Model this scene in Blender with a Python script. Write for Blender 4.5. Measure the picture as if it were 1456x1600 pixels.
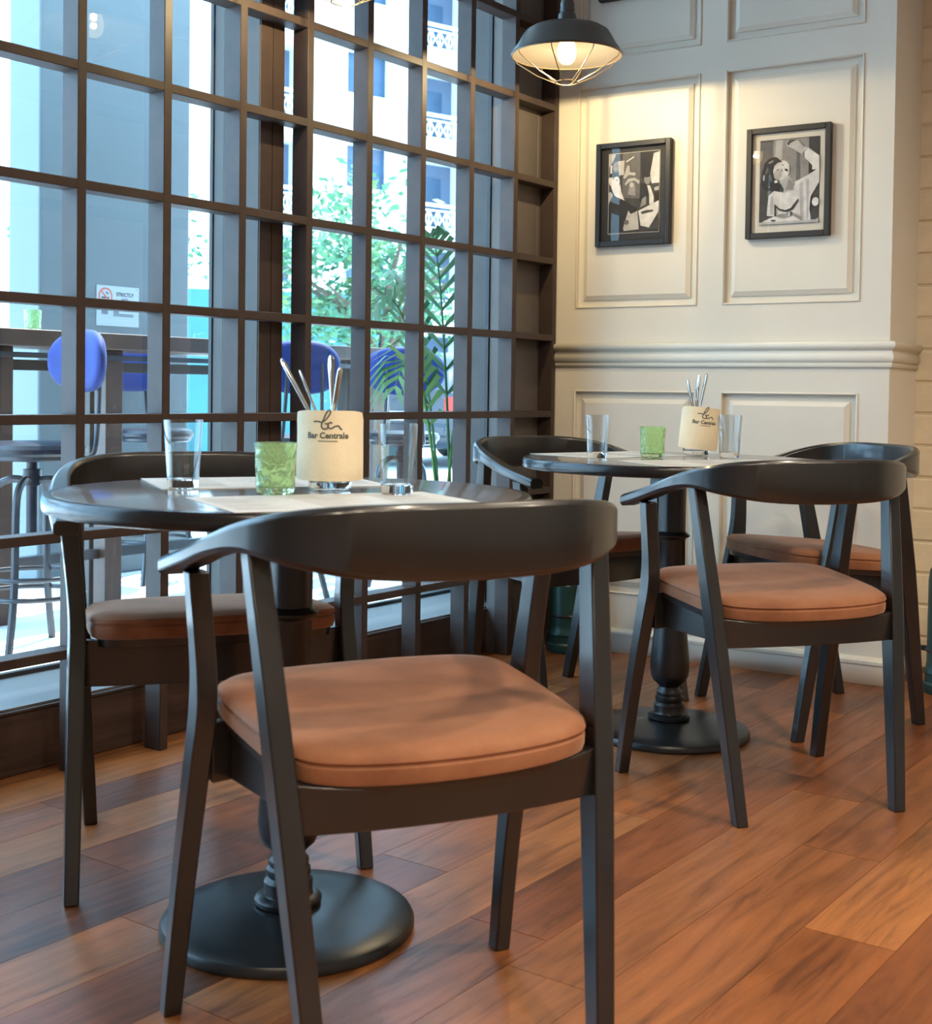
import bpy, bmesh, math, random
from mathutils import Vector, Matrix

random.seed(7)
for o in list(bpy.data.objects):
    bpy.data.objects.remove(o, do_unlink=True)
S = bpy.context.scene
C = S.collection
PI = math.pi

# ------------------------------------------------------------------ camera
FPX, PPY = 2049.6, 664.0
cd = bpy.data.cameras.new('camera')
cam = bpy.data.objects.new('camera', cd)
C.objects.link(cam)
R_ = Vector((0.80808633, 0.58891725, 0.01315151))
U_ = Vector((-0.02550761, 0.01267782, 0.99959423))
F_ = Vector((-0.58851155, 0.80809390, -0.02526664))
m = Matrix((R_, U_, -F_)).transposed().to_4x4()
m.translation = Vector((2.62493, -4.17496, 0.943))
cam.matrix_world = m
cd.sensor_fit = 'HORIZONTAL'
cd.sensor_width = 36.0
cd.lens = 36.0 * FPX / 1456.0
cd.shift_y = -(800.0 - PPY) / 1456.0
cd.clip_start = 0.05
cd.clip_end = 300
cd.dof.use_dof = True
cd.dof.focus_distance = 3.5
cd.dof.aperture_fstop = 9.0
S.camera = cam

# ------------------------------------------------------------------ world, sun, exposure
S.view_settings.view_transform = 'Standard'
S.view_settings.look = 'None'
S.view_settings.gamma = 1.0
S.view_settings.use_curve_mapping = False
S.view_settings.exposure = 0.15
w = bpy.data.worlds.new('world')
S.world = w
w.use_nodes = True
bg = w.node_tree.nodes['Background']
bg.inputs[0].default_value = (0.42, 0.71, 1.0, 1)
bg.inputs[1].default_value = 8.0
sd = bpy.data.lights.new('sun', 'SUN')
sd.energy = 11.0
sd.angle = 0.01
sd.color = (1.0, 0.97, 0.92)
sun = bpy.data.objects.new('sun', sd)
C.objects.link(sun)
sun.rotation_euler = Vector((0.15, -0.60, -1.0)).to_track_quat('-Z', 'Y').to_euler()
WARM = (1.0, 0.83, 0.64)

# ------------------------------------------------------------------ material helpers
MATS = {}


def nmat(name):
    mt = bpy.data.materials.new(name)
    mt.use_nodes = True
    nt = mt.node_tree
    b = nt.nodes['Principled BSDF']
    MATS[name] = mt
    return mt, nt, b


def setp(b, color=None, rough=None, metal=None, spec=None, **kw):
    if color is not None:
        b.inputs['Base Color'].default_value = (*color, 1)
    if rough is not None:
        b.inputs['Roughness'].default_value = rough
    if metal is not None:
        b.inputs['Metallic'].default_value = metal
    if spec is not None:
        b.inputs['Specular IOR Level'].default_value = spec
    for k, v in kw.items():
        b.inputs[k].default_value = v


def noise(nt, scale, detail=4, rough=0.6, vec=None):
    n = nt.nodes.new('ShaderNodeTexNoise')
    n.inputs['Scale'].default_value = scale
    n.inputs['Detail'].default_value = detail
    n.inputs['Roughness'].default_value = rough
    if vec is not None:
        nt.links.new(vec, n.inputs['Vector'])
    return n


def ramp(nt, fac, stops):
    r = nt.nodes.new('ShaderNodeValToRGB')
    els = r.color_ramp.elements
    while len(els) > 1:
        els.remove(els[-1])
    for i, (p, c) in enumerate(stops):
        e = els[0] if i == 0 else els.new(p)
        e.position = p
        e.color = (*c, 1)
    nt.links.new(fac, r.inputs[0])
    return r


def coords(nt, kind='Object', scale=(1, 1, 1), rand=False):
    tc = nt.nodes.new('ShaderNodeTexCoord')
    mp = nt.nodes.new('ShaderNodeMapping')
    mp.inputs['Scale'].default_value = scale
    nt.links.new(tc.outputs[kind], mp.inputs['Vector'])
    if rand:
        oi = nt.nodes.new('ShaderNodeObjectInfo')
        mu = nt.nodes.new('ShaderNodeMath')
        mu.operation = 'MULTIPLY'
        mu.inputs[1].default_value = 57.0
        nt.links.new(oi.outputs['Random'], mu.inputs[0])
        nt.links.new(mu.outputs[0], mp.inputs['Location'])
    return mp.outputs[0]


def bump(nt, b, height, strength=0.1, dist=0.01):
    bn = nt.nodes.new('ShaderNodeBump')
    bn.inputs['Strength'].default_value = strength
    bn.inputs['Distance'].default_value = dist
    nt.links.new(height, bn.inputs['Height'])
    nt.links.new(bn.outputs[0], b.inputs['Normal'])


def simple(name, color, rough=0.5, metal=0.0, spec=0.5, var=0.12, vscale=6.0, bstr=0.0, bscale=80.0, **kw):
    """plain surface with a little procedural mottling"""
    mt, nt, b = nmat(name)
    setp(b, color, rough, metal, spec, **kw)
    v = coords(nt)
    n = noise(nt, vscale, 5, 0.6, v)
    lo = tuple(max(0, c * (1 - var)) for c in color)
    hi = tuple(min(1, c * (1 + var)) for c in color)
    r = ramp(nt, n.outputs['Fac'], [(0.3, lo), (0.7, hi)])
    nt.links.new(r.outputs[0], b.inputs['Base Color'])
    if bstr:
        n2 = noise(nt, bscale, 3, 0.5, v)
        bump(nt, b, n2.outputs['Fac'], bstr, 0.002)
    return mt


def emit(name, color, strength):
    mt, nt, b = nmat(name)
    nt.nodes.remove(b)
    e = nt.nodes.new('ShaderNodeEmission')
    e.inputs[0].default_value = (*color, 1)
    e.inputs[1].default_value = strength
    nt.links.new(e.outputs[0], nt.nodes['Material Output'].inputs[0])
    return mt


def thin_glass(name, tint=(0.93, 0.97, 0.98), rough=0.0, ior=1.5, boost=1.0):
    mt, nt, b = nmat(name)
    nt.nodes.remove(b)
    t = nt.nodes.new('ShaderNodeBsdfTransparent')
    t.inputs[0].default_value = (*tint, 1)
    g = nt.nodes.new('ShaderNodeBsdfGlossy')
    g.inputs['Roughness'].default_value = rough
    fr = nt.nodes.new('ShaderNodeFresnel')
    fr.inputs['IOR'].default_value = ior
    mx = nt.nodes.new('ShaderNodeMixShader')
    ge = nt.nodes.new('ShaderNodeNewGeometry')
    inv = nt.nodes.new('ShaderNodeMath')
    inv.operation = 'SUBTRACT'
    inv.inputs[0].default_value = boost
    nt.links.new(ge.outputs['Backfacing'], inv.inputs[1])
    inv.use_clamp = True
    mu = nt.nodes.new('ShaderNodeMath')
    mu.operation = 'MULTIPLY'
    mu.use_clamp = True
    nt.links.new(fr.outputs[0], mu.inputs[0])
    nt.links.new(inv.outputs[0], mu.inputs[1])
    nt.links.new(mu.outputs[0], mx.inputs[0])
    nt.links.new(t.outputs[0], mx.inputs[1])
    nt.links.new(g.outputs[0], mx.inputs[2])
    nt.links.new(mx.outputs[0], nt.nodes['Material Output'].inputs[0])
    return mt


# ------------------------------------------------------------------ materials
simple('black_wood', (0.010, 0.0098, 0.0095), 0.34, var=0.25, vscale=9, spec=0.5)
bw_ = MATS['black_wood'].node_tree.nodes['Principled BSDF']
bw_.inputs['Coat Weight'].default_value = 0.5
bw_.inputs['Coat Roughness'].default_value = 0.16
simple('black_metal', (0.012, 0.013, 0.014), 0.3, metal=0.0, spec=0.55, var=0.2)
simple('table_rim', (0.012, 0.012, 0.013), 0.22, spec=0.6, var=0.2)
simple('table_face', (0.17, 0.165, 0.16), 0.12, spec=0.6, var=0.12, vscale=3)
simple('paper', (0.52, 0.51, 0.48), 0.55, var=0.05, vscale=14)
simple('print_ink', (0.30, 0.29, 0.27), 0.6, var=0.05)
simple('napkin', (0.84, 0.72, 0.50), 0.85, var=0.05, vscale=18, bstr=0.25, bscale=220)
simple('napkin_ink', (0.10, 0.11, 0.10), 0.7, var=0.05)
simple('steel', (0.62, 0.60, 0.58), 0.18, metal=1.0, var=0.08)
simple('frame_brown', (0.054, 0.038, 0.033), 0.46, var=0.14, vscale=14, spec=0.32)
simple('frame_grey', (0.068, 0.061, 0.056), 0.48, var=0.10, vscale=10, spec=0.32)
simple('frame_panel_lit', (0.125, 0.108, 0.098), 0.5, var=0.08, vscale=8, spec=0.35)  # lighter copy of the frame paint, lamplight put into the colour
simple('pier_paint', (0.21, 0.28, 0.32), 0.6, var=0.05, vscale=2)
simple('gasket', (0.012, 0.013, 0.015), 0.5, var=0.1)
simple('wall_cream', (0.72, 0.68, 0.585), 0.42, var=0.03, vscale=2.5, bstr=0.04, bscale=120, spec=0.4)
simple('brick_paint', (0.72, 0.64, 0.47), 0.62, var=0.07, vscale=9, bstr=0.5, bscale=60)
simple('mortar_paint', (0.66, 0.58, 0.42), 0.8, var=0.1)
simple('room_plain', (0.30, 0.27, 0.235), 0.7, var=0.04)
simple('ceiling_paint', (0.70, 0.68, 0.64), 0.75, var=0.04)
simple('canister_green', (0.008, 0.045, 0.038), 0.4, var=0.15, vscale=14)
simple('label_cream', (0.75, 0.66, 0.55), 0.7, var=0.04)
simple('lamp_shell', (0.035, 0.033, 0.032), 0.33, spec=0.6, var=0.2)
simple('lamp_inside', (0.042, 0.036, 0.030), 0.5, var=0.06)
simple('cage_wire', (0.30, 0.22, 0.14), 0.35, metal=0.9, var=0.1)
simple('frame_black', (0.010, 0.010, 0.011), 0.4, var=0.2)
simple('mat_cream', (0.72, 0.68, 0.58), 0.8, var=0.02)
simple('mat_black', (0.020, 0.020, 0.022), 0.6, var=0.1)
for i, g in enumerate((0.012, 0.045, 0.12, 0.26, 0.45, 0.66)):
    simple('print_%d' % i, (g, g * 0.97, g * 0.93), 0.6, var=0.18, vscale=40)
# outdoors
simple('paving', (0.66, 0.68, 0.68), 0.7, var=0.08, vscale=1.5)
simple('column_paint', (0.115, 0.150, 0.168), 0.5, var=0.05, vscale=2)
simple('plaster_white', (0.86, 0.86, 0.84), 0.8, var=0.03, vscale=0.6)
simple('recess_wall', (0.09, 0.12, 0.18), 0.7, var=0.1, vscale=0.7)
simple('rail_white', (0.85, 0.86, 0.86), 0.5, var=0.03)
simple('far_pane', (0.025, 0.06, 0.11), 0.3, var=0.2, vscale=1.0)
simple('teal_wall', (0.05, 0.20, 0.23), 0.7, var=0.12, vscale=1.2)
simple('blue_wall', (0.16, 0.42, 0.66), 0.7, var=0.1, vscale=1.2)
simple('stool_blue', (0.002, 0.028, 0.20), 0.7, var=0.15, vscale=12, bstr=0.1, bscale=150)
simple('stool_dark', (0.016, 0.020, 0.032), 0.35, var=0.2)
simple('stool_metal', (0.07, 0.075, 0.085), 0.32, metal=0.6, var=0.15)
simple('counter_wood', (0.070, 0.036, 0.025), 0.4, var=0.25, vscale=7)
simple('sill_stone', (0.13, 0.125, 0.12), 0.45, var=0.06)
simple('sign_paper', (0.36, 0.43, 0.46), 0.6, var=0.02)
simple('sign_ink', (0.03, 0.035, 0.05), 0.7, var=0.02)
simple('sign_red', (0.60, 0.09, 0.06), 0.6, var=0.03)
simple('bark', (0.10, 0.075, 0.055), 0.9, var=0.3, vscale=8)
simple('palm_leaf', (0.030, 0.105, 0.030), 0.5, var=0.4, vscale=5)  # green darkened, backlit shade put into the colour
simple('palm_leaf_light', (0.055, 0.15, 0.02), 0.5, var=0.3, vscale=5)
simple('pot_clay', (0.12, 0.11, 0.10), 0.6, var=0.1)
simple('car_paint', (0.014, 0.024, 0.040), 0.15, spec=0.7, var=0.1)
simple('car_glass', (0.02, 0.035, 0.05), 0.05, spec=0.8, var=0.1)
simple('tyre', (0.012, 0.012, 0.013), 0.8, var=0.1)
simple('wheel_rim', (0.6, 0.62, 0.64), 0.3, metal=0.8, var=0.05)
simple('tail_red', (0.55, 0.03, 0.02), 0.3, var=0.1)
mt, nt, b = nmat('bulb_glow')
nt.nodes.remove(b)
tr_ = nt.nodes.new('ShaderNodeBsdfTransparent')
em_ = nt.nodes.new('ShaderNodeEmission')
em_.inputs[0].default_value = (1.0, 0.74, 0.36, 1)
em_.inputs[1].default_value = 2.2
ad_ = nt.nodes.new('ShaderNodeAddShader')
nt.links.new(tr_.outputs[0], ad_.inputs[0]); nt.links.new(em_.outputs[0], ad_.inputs[1])
nt.links.new(ad_.outputs[0], nt.nodes['Material Output'].inputs[0])
emit('filament_glow', (1.0, 0.80, 0.50), 60.0)
emit('fill_glow', WARM, 6.0)
thin_glass('window_glass', (0.95, 0.98, 0.985), 0.0, 1.5, 1.0)
mt = thin_glass('glass_wall', (0.94, 0.955, 0.96), 0.03, 1.5, 1.0)
nt = mt.node_tree
lw_ = nt.nodes.new('ShaderNodeLayerWeight')
lw_.inputs['Blend'].default_value = 0.35
pw_ = nt.nodes.new('ShaderNodeMath'); pw_.operation = 'POWER'; pw_.inputs[1].default_value = 2.2
ad2 = nt.nodes.new('ShaderNodeMath'); ad2.operation = 'MULTIPLY_ADD'; ad2.inputs[1].default_value = 0.85; ad2.inputs[2].default_value = 0.06
nt.links.new(lw_.outputs['Facing'], pw_.inputs[0]); nt.links.new(pw_.outputs[0], ad2.inputs[0])
for n_ in nt.nodes:
    if n_.type == 'MIX_SHADER':
        nt.links.new(ad2.outputs[0], n_.inputs[0])
thin_glass('picture_glass', (0.97, 0.97, 0.97), 0.0, 1.45)

mt, nt, b = nmat('clear_glass')
setp(b, (0.97, 0.985, 0.985), 0.0, 0, 0.5, IOR=1.45)
b.inputs['Transmission Weight'].default_value = 1.0
mt, nt, b = nmat('bulb_glass')
setp(b, (1, 0.97, 0.9), 0.0, 0, 0.5, IOR=1.3)
b.inputs['Transmission Weight'].default_value = 1.0
mt, nt, b = nmat('green_glass')
setp(b, (0.74, 0.95, 0.62), 0.08, 0, 0.5, IOR=1.3)
b.inputs['Transmission Weight'].default_value = 0.85
vv = coords(nt)
vo = nt.nodes.new('ShaderNodeTexVoronoi')
vo.inputs['Scale'].default_value = 75
nt.links.new(vv, vo.inputs['Vector'])
bump(nt, b, vo.outputs['Distance'], 0.7, 0.004)

# floor planks: grain along the plank (local y), every plank its own shade
mt, nt, b = nmat('plank_wood')
setp(b, rough=0.34, spec=0.45)
v = coords(nt, 'Object', (26, 2.2, 4), True)
n1 = noise(nt, 1.0, 8, 0.72, v)
n1.inputs['Distortion'].default_value = 0.9
v2 = coords(nt, 'Object', (6, 1.6, 2), True)
n2 = noise(nt, 1.0, 5, 0.6, v2)
oi = nt.nodes.new('ShaderNodeObjectInfo')
rb = ramp(nt, oi.outputs['Random'], [(0.0, (0.150, 0.046, 0.016)), (0.22, (0.29, 0.098, 0.028)), (0.45, (0.20, 0.062, 0.019)),
                                     (0.62, (0.34, 0.128, 0.040)), (0.82, (0.23, 0.080, 0.027)), (1.0, (0.38, 0.155, 0.052))])
rg = ramp(nt, n1.outputs['Fac'], [(0.30, (0.26, 0.23, 0.21)), (0.47, (0.90, 0.90, 0.90)), (0.66, (1.30, 1.30, 1.25))])
rk = ramp(nt, n2.outputs['Fac'], [(0.30, (0.34, 0.31, 0.31)), (0.45, (0.92, 0.92, 0.92)), (0.75, (1.25, 1.20, 1.12))])
mx = nt.nodes.new('ShaderNodeMix'); mx.data_type = 'RGBA'; mx.blend_type = 'MULTIPLY'; mx.inputs[0].default_value = 0.85
nt.links.new(rb.outputs[0], mx.inputs[6]); nt.links.new(rg.outputs[0], mx.inputs[7])
mx2 = nt.nodes.new('ShaderNodeMix'); mx2.data_type = 'RGBA'; mx2.blend_type = 'MULTIPLY'; mx2.inputs[0].default_value = 0.8
nt.links.new(mx.outputs[2], mx2.inputs[6]); nt.links.new(rk.outputs[0], mx2.inputs[7])
nt.links.new(mx2.outputs[2], b.inputs['Base Color'])
rr = ramp(nt, n1.outputs['Fac'], [(0.2, (0.42, 0.42, 0.42)), (0.8, (0.27, 0.27, 0.27))])
nt.links.new(rr.outputs[0], b.inputs['Roughness'])
bump(nt, b, n1.outputs['Fac'], 0.12, 0.002)
simple('floor_under', (0.07, 0.028, 0.014), 0.6, var=0.2)

# dark plinth wood
mt, nt, b = nmat('plinth_wood')
setp(b, rough=0.42, spec=0.4)
v = coords(nt, 'Object', (4, 1.5, 40))
n1 = noise(nt, 1.0, 6, 0.7, v)
rg = ramp(nt, n1.outputs['Fac'], [(0.3, (0.030, 0.018, 0.014)), (0.7, (0.085, 0.050, 0.038))])
nt.links.new(rg.outputs[0], b.inputs['Base Color'])

# velvet cushion
mt, nt, b = nmat('velvet')
setp(b, rough=0.72, spec=0.25)
b.inputs['Sheen Weight'].default_value = 0.35
b.inputs['Sheen Roughness'].default_value = 0.4
b.inputs['Sheen Tint'].default_value = (1.0, 0.72, 0.55, 1)
v = coords(nt)
n1 = noise(nt, 7, 5, 0.65, v)
rg = ramp(nt, n1.outputs['Fac'], [(0.32, (0.185, 0.072, 0.034)), (0.55, (0.270, 0.115, 0.056)), (0.75, (0.315, 0.145, 0.078))])
nt.links.new(rg.outputs[0], b.inputs['Base Color'])
n2 = noise(nt, 260, 2, 0.5, v)
bump(nt, b, n2.outputs['Fac'], 0.12, 0.001)

# street tree leaves
mt, nt, b = nmat('tree_leaf')
setp(b, rough=0.6)
v = coords(nt)
n1 = noise(nt, 2.2, 3, 0.6, v)
rg = ramp(nt, n1.outputs['Fac'], [(0.35, (0.035, 0.13, 0.075)), (0.55, (0.07, 0.21, 0.095)), (0.75, (0.22, 0.34, 0.09))])
nt.links.new(rg.outputs[0], b.inputs['Base Color'])
M = MATS


# ------------------------------------------------------------------ mesh builder
class MB:
    def __init__(s):
        s.v = []
        s.f = []

    def add(s, vs, fs):
        n = len(s.v)
        s.v += [tuple(p) for p in vs]
        s.f += [tuple(i + n for i in q) for q in fs]
        return s

    def box(s, x0, x1, y0, y1, z0, z1):
        return s.add([(x0, y0, z0), (x1, y0, z0), (x1, y1, z0), (x0, y1, z0), (x0, y0, z1), (x1, y0, z1), (x1, y1, z1), (x0, y1, z1)],
                     [(0, 3, 2, 1), (4, 5, 6, 7), (0, 1, 5, 4), (1, 2, 6, 5), (2, 3, 7, 6), (3, 0, 4, 7)])

    def loft(s, rings, closed_ends=True):
        n = len(rings[0])
        vs = [p for r in rings for p in r]
        fs = []
        for k in range(len(rings) - 1):
            for i in range(n):
                j = (i + 1) % n
                fs.append((k * n + i, k * n + j, (k + 1) * n + j, (k + 1) * n + i))
        if closed_ends:
            fs.append(tuple(range(n - 1, -1, -1)))
            fs.append(tuple((len(rings) - 1) * n + i for i in range(n)))
        return s.add(vs, fs)

    def lathe(s, prof, n=32, c=(0, 0, 0), caps=True):
        rings = [[(c[0] + r * math.cos(2 * PI * i / n), c[1] + r * math.sin(2 * PI * i / n), c[2] + z) for i in range(n)] for r, z in prof]
        return s.loft(rings, caps)

    def tube(s, pts, rad, n=8, closed=False):
        pts = [Vector(p) for p in pts]
        k = len(pts)
        rads = rad if isinstance(rad, (list, tuple)) else [rad] * k
        rings = []
        up = Vector((0, 0, 1))
        prev = None
        for i, p in enumerate(pts):
            if closed:
                t = (pts[(i + 1) % k] - pts[(i - 1) % k]).normalized()
            else:
                t = (pts[min(i + 1, k - 1)] - pts[max(i - 1, 0)]).normalized()
            if prev is None:
                a = up if abs(t.z) < 0.9 else Vector((1, 0, 0))
                e1 = t.cross(a).normalized()
            else:
                e1 = (prev - t * prev.dot(t)).normalized()
            prev = e1
            e2 = t.cross(e1)
            rings.append([tuple(p + (e1 * math.cos(2 * PI * j / n) + e2 * math.sin(2 * PI * j / n)) * rads[i]) for j in range(n)])
        if closed:
            rings.append(rings[0])
            return s.loft(rings, False)
        return s.loft(rings, True)

    def ring(s, r, z, rad, n=40, c=(0, 0), m=8):
        return s.tube([(c[0] + r * math.cos(2 * PI * i / n), c[1] + r * math.sin(2 * PI * i / n), z) for i in range(n)], rad, m, True)

    def prism(s, outline, z0, z1):
        return s.loft([[(x, y, z0) for x, y in outline], [(x, y, z1) for x, y in outline]])

    def bar(s, a, b_, wx, wz, up=(0, 0, 1)):
        a = Vector(a); b_ = Vector(b_)
        t = (b_ - a).normalized()
        e1 = t.cross(Vector(up)).normalized() * wx / 2
        e2 = e1.cross(t).normalized() * wz / 2
        return s.loft([[tuple(p + e1 * i + e2 * j) for i, j in ((-1, -1), (1, -1), (1, 1), (-1, 1))] for p in (a, b_)])

    def build(s, name, mat, parent=None, smooth=False, bevel=0.0, seg=2, sub=0, loc=None, rot=None):
        me = bpy.data.meshes.new(name)
        me.from_pydata(s.v, [], s.f)
        me.validate()
        bm = bmesh.new()
        bm.from_mesh(me)
        bmesh.ops.recalc_face_normals(bm, faces=bm.faces)
        bm.to_mesh(me)
        bm.free()
        me.materials.append(M[mat])
        o = bpy.data.objects.new(name, me)
        C.objects.link(o)
        if parent:
            o.parent = parent
        if smooth or bevel or sub:
            for p in me.polygons:
                p.use_smooth = True
            if not sub:
                me.set_sharp_from_angle(angle=math.radians(38))
        if bevel:
            md = o.modifiers.new('bevel', 'BEVEL')
            md.width = bevel
            md.segments = seg
            md.limit_method = 'ANGLE'
            md.angle_limit = math.radians(35)
        if sub:
            md = o.modifiers.new('subdivision', 'SUBSURF')
            md.levels = sub
            md.render_levels = sub
        if loc:
            o.location = loc
        if rot:
            o.rotation_euler = rot
        return o


def tag(o, label=None, cat=None, group=None, kind=None):
    if label: o['label'] = label
    if cat: o['category'] = cat
    if group: o['group'] = group
    if kind: o['kind'] = kind
    return o


def empty(name, loc=(0, 0, 0), rz=0.0):
    o = bpy.data.objects.new(name, None)
    o.empty_display_size = 0.1
    C.objects.link(o)
    o.location = loc
    o.rotation_euler = (0, 0, rz)
    return o


def copy_tree(o, parent=None):
    c = o.copy()
    C.objects.link(c)
    c.parent = parent
    for ch in list(o.children):
        copy_tree(ch, c)
    return c


def text_mesh(body, size, align='CENTER', bold=0.0, shear=0.0):
    cu = bpy.data.curves.new('lettering', 'FONT')
    cu.body = body
    cu.size = size
    cu.align_x = align
    cu.align_y = 'CENTER'
    cu.offset = bold
    cu.shear = shear
    cu.resolution_u = 3
    o = bpy.data.objects.new('lettering', cu)
    C.objects.link(o)
    dg = bpy.context.evaluated_depsgraph_get()
    me = bpy.data.meshes.new_from_object(o.evaluated_get(dg))
    vs = [tuple(p.co) for p in me.vertices]
    fs = [tuple(p.vertices) for p in me.polygons]
    bpy.data.objects.remove(o, do_unlink=True)
    bpy.data.curves.remove(cu)
    bpy.data.meshes.remove(me)
    return vs, fs


def ellipse(cx, cy, rx, ry, n=20, a=0.0):
    ca, sa = math.cos(a), math.sin(a)
    return [(cx + rx * math.cos(t) * ca - ry * math.sin(t) * sa, cy + rx * math.cos(t) * sa + ry * math.sin(t) * ca)
            for t in [2 * PI * i / n for i in range(n)]]


def smooth_path(pts, n=6):
    """Catmull-Rom through tuples of any length"""
    out = []
    k = len(pts)
    for i in range(k - 1):
        p0, p1, p2, p3 = pts[max(i - 1, 0)], pts[i], pts[i + 1], pts[min(i + 2, k - 1)]
        for j in range(n):
            t = j / n
            out.append(tuple(0.5 * (2 * b_ + (c - a) * t + (2 * a - 5 * b_ + 4 * c - d) * t * t + (3 * b_ - a - 3 * c + d) * t ** 3)
                             for a, b_, c, d in zip(p0, p1, p2, p3)))
    out.append(tuple(pts[-1]))
    return out


# ================================================================== THE SETTING
TH = 0.0711            # the panelled wall stands a few degrees off square to the window wall
CEIL = 3.10
# ---- floor and its planks
fl = MB().box(-0.26, 6.0, -8.0, 2.2, -0.12, -0.012).build('floor', 'floor_under')
tag(fl, 'reddish brown wooden plank floor of the dining room', kind='structure')
PW = 0.1645
plank_meshes = {}


def plank(x0, y0, y1):
    L = round(y1 - y0, 3)
    if L not in plank_meshes:
        o = MB().box(0.0006, PW - 0.0006, 0.0008, L - 0.0008, -0.012, 0.0).build('plank', 'plank_wood', fl)
        plank_meshes[L] = o
    else:
        o = plank_meshes[L].copy()
        C.objects.link(o)
    o.location = (x0, y0, 0)


fixed = {-1: -1.54 + 0, -2: -1.18, 0: -1.95}
k = 0
for k in range(-12, 10):
    x0 = 1.76 + k * PW
    if x0 < -0.23:
        continue
    L = 1.22
    off = fixed.get(k, -1.9 + ((k * 0.437) % 1.0) * L)
    y = off - 3 * L
    while y + L < -5.2:
        y += L
    while y < 1.5:
        plank(x0, y, y + L)
        y += L

# ---- ceiling and the walls out of sight behind the camera
MB().box(-0.3, 6.0, -8.0, 2.2, CEIL, CEIL + 0.25).build('ceiling', 'ceiling_paint')
tag(bpy.data.objects['ceiling'], 'plain painted ceiling above the dining room', kind='structure')
MB().box(5.9, 6.0, -8.0, 2.2, 0, CEIL).build('wall_right', 'room_plain')
tag(bpy.data.objects['wall_right'], 'plain wall on the far right of the room', kind='structure')
MB().box(-0.3, 6.0, -8.1, -8.0, 0, CEIL).build('wall_front', 'room_plain')
tag(bpy.data.objects['wall_front'], 'plain wall behind the viewer', kind='structure')
up = MB().box(-0.30, 9.0, -9.0, 6.0, CEIL + 0.25, 11.0).build('wall_added_mass', 'plaster_white')  # unseen mass over the room, added as a sun block
tag(up, 'added building mass above the room, unseen, to block sun', kind='structure')
MB().box(-0.30, 6.0, 2.2, 6.0, 0, CEIL + 0.25).build('wall_beyond', 'plaster_white')
tag(bpy.data.objects['wall_beyond'], 'rear mass of the building behind the panelled wall', kind='structure')
wl = MB().box(-0.30, -0.02, -8.0, -4.6, 0, CEIL).build('wall_left', 'room_plain')
tag(wl, 'plain wall left of the glazed front, nearest the viewer', kind='structure')

# ---- panelled wall (local frame: x along the wall, y=0 its face, -y into the room)
wb = empty('wall_back', (0, 0, 0), TH)
tag(wb, 'cream panelled wall with raised panels and a chair rail', kind='structure')
X = [-0.18, 0.0752, 0.5558, 0.6473, 1.1258, 1.2249]
ZP = [(0.213, 0.955), (1.2565, 2.0687), (2.166, 2.98)]
b_ = MB()
b_.box(X[0], X[5], 0.014, 0.36, 0, CEIL)
for a, c in ((0, 1), (2, 3), (4, 5)):
    b_.box(X[a], X[c], 0.0, 0.014, 0, CEIL)
zz = [0.0] + [z for p in ZP for z in p] + [CEIL]
for a, c in ((1, 2), (3, 4)):
    for i in range(0, len(zz), 2):
        b_.box(X[a], X[c], 0.0, 0.014, zz[i], zz[i + 1])
b_.build('panelling', 'wall_cream', wb)
for a, c in ((1, 2), (3, 4)):
    for z0, z1 in ZP:
        p = MB()
        e = 0.004
        x0, x1 = X[a] + 0.030, X[c] - 0.030
        y_out, y_in = 0.014, 0.001
        i = 0.016
        za, zb_ = z0 + 0.030, z1 - 0.030
        p.loft([[(x0, y_out, za), (x1, y_out, za), (x1, y_out, zb_), (x0, y_out, zb_)],
                [(x0, 0.009, za), (x1, 0.009, za), (x1, 0.009, zb_), (x0, 0.009, zb_)],
                [(x0 + i, y_in, za + i), (x1 - i, y_in, za + i), (x1 - i, y_in, zb_ - i), (x0 + i, y_in, zb_ - i)]])
        p.build('panel', 'wall_cream', wb)
        q = MB()     # small bead round the opening
        for s_ in ((X[a], X[a] + 0.007, z0, z1), (X[c] - 0.007, X[c], z0, z1)):
            q.box(s_[0], s_[1], -0.004, 0.014, s_[2], s_[3])
        q.box(X[a] + 0.007, X[c] - 0.007, -0.004, 0.014, z0, z0 + 0.007)
        q.box(X[a] + 0.007, X[c] - 0.007, -0.004, 0.014, z1 - 0.007, z1)
        q.build('panel_moulding', 'wall_cream', wb, bevel=0.003)


def wrap_trim(name, prof, label):
    """prof: list of (projection, z); runs along the wall face, then round the corner along its end"""
    def mitre(o, z):
        return [(X[0], -o, z), (X[5] + o, -o, z), (X[5] + o, 0.36, z)]
    rows = [mitre(o, z) for o, z in prof]
    n = len(rows)
    vs = [p for r in rows for p in r]
    fs = []
    for i in range(n - 1):
        for j in range(2):
            fs.append((i * 3 + j, i * 3 + j + 1, (i + 1) * 3 + j + 1, (i + 1) * 3 + j))
    o = MB().add(vs, fs).build(name, 'wall_cream', None, smooth=True)
    o.rotation_euler = (0, 0, TH)
    md = o.modifiers.new('solid', 'SOLIDIFY'); md.thickness = 0.002
    tag(o, label, kind='structure')
    return o


wrap_trim('trim_1', [(0.001, 1.040), (0.008, 1.041), (0.010, 1.047), (0.010, 1.053), (0.007, 1.056), (0.013, 1.060), (0.016, 1.068), (0.016, 1.080), (0.012, 1.088), (0.010, 1.095),
                     (0.013, 1.099), (0.020, 1.103), (0.023, 1.110), (0.023, 1.118), (0.019, 1.125), (0.001, 1.128)],
          'cream moulded chair rail along the panelled wall')
wrap_trim('baseboard_back', [(0.016, 0.0), (0.016, 0.062), (0.020, 0.066), (0.020, 0.076), (0.012, 0.086), (0.001, 0.090)],
          'cream baseboard along the foot of the panelled wall')

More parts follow.
